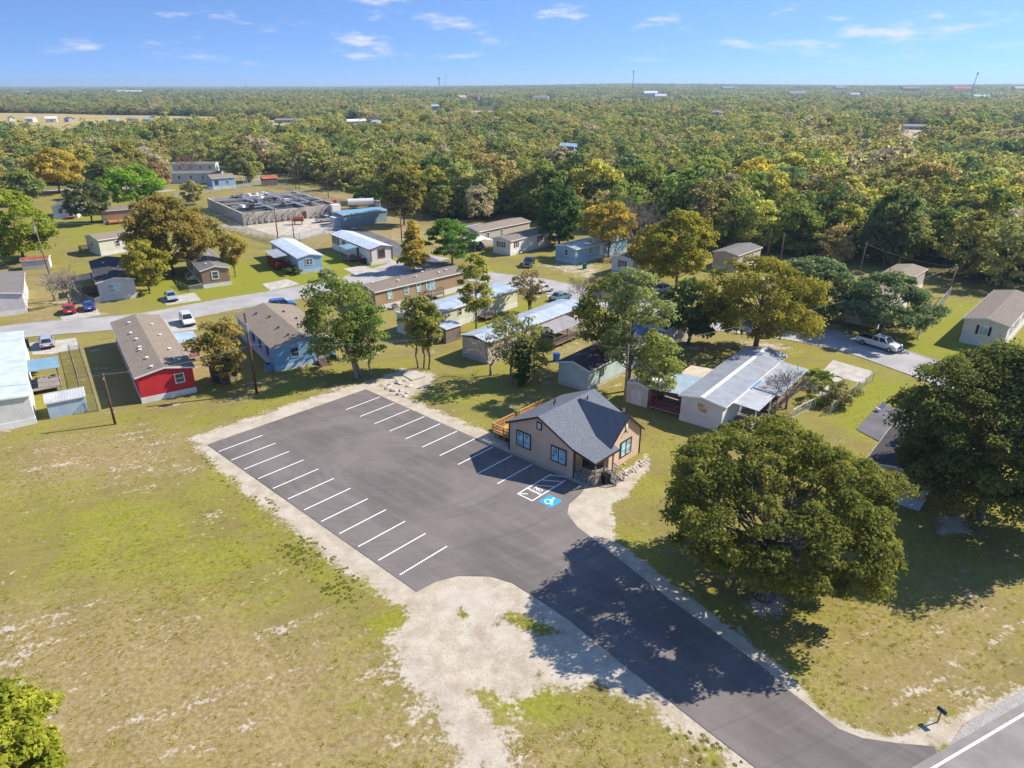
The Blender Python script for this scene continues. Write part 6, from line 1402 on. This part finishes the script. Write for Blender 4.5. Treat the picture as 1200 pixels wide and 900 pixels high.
fence([(210, 240), (237, 249), (262, 262), (285, 273), (325, 286), (352, 283), (392, 270)], 1.9, "long wire fence around the front of the water plant", 5.0); fence([(205, 232), (260, 224), (310, 218), (340, 222), (372, 233), (408, 242), (450, 243)], 1.9, "long wire fence along the woods behind the water plant", 5.0)
fence([(207, 335), (222, 342), (238, 339)], 1.1, "low wire fence beside the narrow brown home's steps", 2.2); fence([(100, 352), (112, 358), (119, 355)], 1.2, "low wire gate beside the grey home with stained shingles", 2.2)
fence([(500, 382), (520, 384), (545, 378)], 1.2, "short garden fence along the cream home", 2.4, OLDWOOD)
fence([(955, 476), (942, 482), (928, 490)], 1.1, "white picket stretch at the end of the side porch", 1.2, WHITE)

# ------------------------------------------------------------------ small things
def bin_(px, label, col, h=1.1, w=.6):
    q = at(*px); o = thing("wheeled_bin", label, "bin", (q.x, q.y, 0), R(30)); m = plain("bin_%.2f_%.2f" % col[:2], col, .5)
    mb = MB(); mb.box((0, 0, h / 2), (w, w * 1.1, h), 0, 1.12); mb.build("body", m, o); mb = MB(); mb.box((0, .03, h + .04), (w * 1.2, w * 1.35, .08)); mb.build("lid", m, o); mb = MB(); mb.tube((-.3, w * .5, .1), (.3, w * .5, .1), .12, None, 10); mb.build("wheels", BLACK, o)
bin_((32, 407), "black wheeled bin at the corner of the white metal roofed home", (.02, .025, .03)); bin_((709.5, 566), "black bin beside the clinic's porch steps", (.012, .012, .014), .95); bin_((652, 423), "bright blue bin behind the beige home", (.01, .10, .42)); bin_((1127, 400), "dark bin in the shadow of the pale grey home", (.02, .03, .06)); bin_((1139, 271 + 44), "hidden dark bin near the woods at right", (.02, .03, .05)) if False else None
bin_((968, 379), "blue bin under the evergreen by the street", (.01, .05, .22)); bin_((685, 315), "green bin at the kerb by the blue home", (.01, .12, .09)); bin_((427, 309), "dark bin by the long white home's steps", (.03, .03, .04))
for px, lb in (((463, 362), "grey cooling unit beside the long tan home's steps"), ((95, 350), "grey cooling unit beside the grey home at the left edge"), ((315, 433), "blue tinted cooling unit beside the blue home"), ((587, 503), "white cooling unit on the grass behind the cedar deck"), ((64, 447), "grey cooling unit beside the blue roofed porch")):
    q = at(*px); o = thing("cooling_unit", lb, "air conditioner", (q.x, q.y, 0), R(35)); mb = MB(); mb.box((0, 0, .45), (.9, .9, .8)); mb.build("casing", STEEL if "blue" not in lb[:5] else plain("blue_case", (.14, .28, .45)), o, False, .03); mb = MB(); mb.tube((0, 0, .85), (0, 0, .91), .34, .3, 14); mb.build("fan_grille", BLACK, o); mb = MB(); mb.box((0, 0, .02), (1.1, 1.1, .08)); mb.build("base", CONC, o)
q = at(1030, 482); o = thing("lawn_chair", "white lawn chair on the grass by the asphalt pad", "chair", (q.x, q.y, 0), R(200))
mb = MB(); mb.box((0, 0, .42), (.6, .6, .05)); mb.build("seat", WHITE, o); mb = MB(); mb.slab([(-.32, -.3, .44), (-.62, -.3, 1.1), (-.62, .3, 1.1), (-.32, .3, .44)], .05); mb.build("backrest", WHITE, o)
for x in (-.26, .26):
    for y in (-.26, .26): mb = MB(); mb.tube((x, y, 0), (x, y, .4), .035); mb.build("leg", WHITE, o)
# car port canopy
q = at(561, 292); o = thing("canopy", "white fabric carport canopy over the blue car", "canopy", (q.x, q.y, 0), R(-60)); mb = MB(); mb.prism([(-2.6, 2.3), (0, 2.9), (2.6, 2.3), (2.6, 2.36), (0, 2.97), (-2.6, 2.36)], "x", -3.2, 3.2); mb.build("canopy_roof", WHITE, o)
for x in (-3, 3):
    for y in (-2.5, 2.5): mb = MB(); mb.tube((x, y, 0), (x, y, 2.32), .05); mb.build("post", STEEL, o)
# mailbox by the highway
q = at(1099, 846); mbx = thing("mailbox", "dark blue mailbox on a pale post at the highway verge", "mailbox", (q.x, q.y, 0), math.atan2(hd_.y, hd_.x)); mb = MB(); mb.box((0, 0, .55), (.1, .1, 1.1)); mb.box((0, -.15, 1.08), (.12, .7, .06)); mb.build("post", GREYWOOD, mbx)
mb = MB(); mb.prism([(-.14, 1.11), (.14, 1.11), (.14, 1.28), (.10, 1.36), (0, 1.40), (-.10, 1.36), (-.14, 1.28)], "y", -.45, .35); bx = mb.build("box", plain("navy_paint", (.02, .035, .075), .4), mbx, False); mb = MB(); mb.box((.155, -.1, 1.3), (.02, .04, .22)); mb.build("flag", REDLAMP, mbx); mbx.scale = (.7, .7, .8)
# rubble and stones behind the car park
rs = np.random.default_rng(11)
STONE = plain("pale_rubble", (.48, .43, .36), .95, .3, 2)
def stone(px, s, label, group):
    q = at(*px); mb = MB(); n = 9
    bm = bmesh.new(); bmesh.ops.create_icosphere(bm, subdivisions=2, radius=1)
    for v in bm.verts: v.co = Vector((v.co.x * s, v.co.y * s * .7, v.co.z * s * .45)) * (1 + rs.normal(0, .1))
    m = bpy.data.meshes.new("stone"); bm.to_mesh(m); bm.free(); m.materials.append(STONE); o = link("stone", m); o.location = (q.x, q.y, s * .12); o.rotation_euler = (0, 0, rs.uniform(0, 6)); tag(o, label, "stone", group)
for k in range(16): stone((452 + rs.uniform(0, 34), 443 + rs.uniform(0, 22)), rs.uniform(.2, .55), "pale rubble block lying on bare soil beside the concrete slab", "rubble by the concrete slab")
for k in range(9): stone((734 + k * 3.2, 556 - k * 2.0), rs.uniform(.22, .32), "pale edging stone along the bed in front of the clinic's lit gable", "edging stones by the clinic")
for k in range(14): stone((712 + rs.uniform(0, 38), 556 - rs.uniform(0, 22)), rs.uniform(.08, .2), "loose pale stone in the bed by the clinic's lit gable", "loose stones by the clinic")
# yard clutter under the blue roofed porch and on the red porch
for px, lb, cl in (((43, 440), "heap of white and pink bags on the blue roofed porch", (.5, .42, .45)), ((50, 436), "blue crate on the blue roofed porch", (.03, .10, .35)), ((48, 449), "purple grey bundle on the ground before the blue roofed porch", (.16, .13, .17))):
    q = at(*px); bm = bmesh.new()
    for k in range(7):
        mtx = Matrix.Translation((rs.normal(0, .35), rs.normal(0, .35), .3 + rs.uniform(0, .3))) @ Matrix.Diagonal((.35, .3, .28, 1)); bmesh.ops.create_icosphere(bm, subdivisions=2, radius=1, matrix=mtx)
    m = bpy.data.meshes.new("bundle"); bm.to_mesh(m); bm.free(); m.materials.append(plain("bundle_%.2f" % cl[0], cl, .8, .4, 4)); o = link("bundle", m); o.location = (q.x, q.y, .55 if "on the" in lb and "ground" not in lb else 0); tag(o, lb, "bundle")
# masts on the horizon
q = far_at(515, 104); wt = thing("water_tower", "distant water tower on the horizon", "tower", (q.x, q.y, q.z)); s = q.length / 822 * 1.0
mb = MB(); mb.tube((0, 0, 0), (0, 0, 62), 5, 4, 8); mb.build("column", plain("far_tower", (.3, .32, .36)), wt); mb = MB(); mb.tube((0, 0, 58), (0, 0, 74), 12, 12, 12); mb.build("tank", plain("far_tower", (.3, .32, .36)), wt)
for u, v, hh, lean, lb in ((521, 104, 95, 14, "slanting crane jib beside the water tower"), (741, 109, 74, 0, "tall mast on the horizon right of centre"), (1138, 109, 62, 7, "thin slanting mast on the horizon at the right"), (289.5, 105, 70, 0, "thin spire on the horizon at the left")):
    q = far_at(u, v); o = thing("mast", lb, "mast", (q.x, q.y, q.z)); mb = MB(); mb.tube((0, 0, 0), (lean, 0, hh), 2.6 if "spire" in lb else 1.8, .8, 6); mb.build("lattice", plain("far_mast", (.16, .16, .18)), o); mb = MB(); mb.box((lean, 0, hh - 5), (4, 2, 9)); mb.build("aerial", plain("far_mast", (.16, .16, .18)), o)

# weeds pushing through the bare soil: one tufted cover
rg = np.random.default_rng(23); pts = []
wz = [ats([(500, 690), (640, 700), (760, 790), (640, 790), (560, 840), (480, 790)]), ats([(230, 530), (300, 570), (480, 730), (430, 740), (330, 650)]), ats([(780, 850), (840, 860), (880, 900), (820, 900)])]
for poly, n, sz in zip(wz, (0, 200, 22), (.06, .10, .12)):
    a = np.array([(p[0], p[1]) for p in poly]); lo, hi = a.min(0), a.max(0); c = 0
    cen = rg.uniform(lo, hi, (26, 2))
    while c < n:
        q = cen[rg.integers(len(cen))] + rg.normal(0, 1.1, 2)
        if pdist(q[None], poly)[0] > 0 and pdist(q[None], LOT_OUT)[0] < -.3: pts.append((q[0], q[1], sz * rg.uniform(.5, 1.8))); c += 1
pts += [(q.x, q.y, s) for q, s in ((at(547, 720), .3), (at(540, 712), .4), (at(590, 722), .4), (at(600, 727), .5), (at(612, 728), .45), (at(622, 732), .4), (at(640, 738), .4), (at(655, 742), .3), (at(583, 731), .3), (at(632, 790), .35))]
pts = np.array(pts); cl = np.c_[pts[:, :2], pts[:, 2] * .25]; m = 70
d = rg.normal(size=(len(cl) * m, 3)); d /= np.linalg.norm(d, axis=1)[:, None]; d[:, 2] = np.abs(d[:, 2]) * .3; ss = np.repeat(pts[:, 2], m)[:, None]
c = np.repeat(np.c_[pts[:, :2], np.full(len(pts), .0)], m, 0) + d * ss * rg.uniform(.3, 1.3, (len(d), 1)); nn = d + rg.normal(0, .5, d.shape) + np.array([0, 0, .6]); nn /= np.linalg.norm(nn, axis=1)[:, None]; a = np.cross(nn, rg.normal(size=d.shape)); a /= np.linalg.norm(a, axis=1)[:, None]; b = np.cross(nn, a); s = .038 * rg.uniform(.6, 1.6, (len(d), 1))
co = np.stack([c - a * s, c - b * s * .5, c + a * s, c + b * s * .5], 1).reshape(-1, 3)
o = link("weeds", leaf_mesh("weeds", co, np.arange(len(co)).reshape(-1, 4), np.clip(rg.normal(.5, .25, len(d)), 0, 1), LEAF)); o.color = (.30, .30, .09, 1); tag(o, "low green weeds creeping over the bare pale soil", "weeds", kind="stuff")

# the meadow's own grass: short tufts over the open ground near by
rt = np.random.default_rng(31); Pg = np.stack([rt.uniform(-62, 62, 60000), rt.uniform(22, 96, 60000)], 1)
Pg = Pg[rt.uniform(0, 1, len(Pg)) < np.clip((96 - Pg[:, 1]) / 60, 0, 1) ** 1.5 * (.25 + .75 * np.clip(np.sin(Pg[:, 0] * .35 + 1) * np.sin(Pg[:, 1] * .42) + np.sin(Pg[:, 0] * .13 - Pg[:, 1] * .17), 0, 1))]
Pg = Pg[in_view(Pg[:, 0], Pg[:, 1], 0.10)]
lot_d = pdist(Pg, LOT_OUT); bare_g = np.zeros(len(Pg))
for poly, w, k in DIRT: bare_g = np.maximum(bare_g, soft(Pg, poly, w) * k)
hs = (Pg - np.array(h0)) @ np.array(hn); hou = np.array([(p.x, p.y) for p in (lot(-3.8, -.5), lot(11.8, -.5), lot(11.8, 10.5), lot(-3.8, 10.5))])
kp = ((lot_d < -.4) & (bare_g < .42) & (hs < -2.2) & (pdist(Pg, hou) < 0)); Pg = Pg[kp]; zg = swell(Pg, lot_d[kp])
def tuft_mesh(seed):
    r = np.random.default_rng(seed); m = 11; a = r.uniform(0, 6.28, m); b0 = r.normal(0, .05, (m, 2)); ln = r.uniform(.03, .07, m); le = r.uniform(.05, .14, m); wv = .018
    dr = np.stack([np.cos(a), np.sin(a)], 1); pr = np.stack([-np.sin(a), np.cos(a)], 1)
    p0 = np.c_[b0 - pr * wv, np.zeros(m)]; p1 = np.c_[b0 + pr * wv, np.zeros(m)]; p2 = np.c_[b0 + dr * le[:, None] + pr * wv * .5, ln]; p3 = np.c_[b0 + dr * le[:, None] - pr * wv * .5, ln]
    return leaf_mesh("grass_tuft", np.stack([p0, p1, p2, p3], 1).reshape(-1, 3), np.arange(m * 4).reshape(-1, 4), r.uniform(.3, .9, m), GRASSL)
GRASSL = leaf_mat("grass_blades", [(0.0, (.27, .28, .035)), (0.35, (.33, .31, .06)), (0.6, (.38, .33, .10)), (0.85, (.44, .35, .17)), (1.0, (.48, .40, .21))], .4)
gs = rt.uniform(.6, 1.5, len(Pg))[:, None] * np.ones((1, 3)); tag(scatter("grass", Pg, gs, [tuft_mesh(i) for i in range(5)], 8, zg - .01), "short mown meadow grass around the car park and under the oak", "grass", kind="stuff")
# ------------------------------------------------------------------ air
mb = MB(); mb.box((0, 19000, 69.0), (84000, 43000, 141.0))
t = NT("haze"); v = t.n("ShaderNodeVolumePrincipled"); v.inputs["Color"].default_value = (0.56, 0.77, 1.0, 1); v.inputs["Density"].default_value = 1.2e-4; v.inputs["Anisotropy"].default_value = 0.2
t.t.links.new(v.outputs[0], t.out.inputs["Volume"])
haze = mb.build("haze", t.m); haze["kind"] = "stuff"
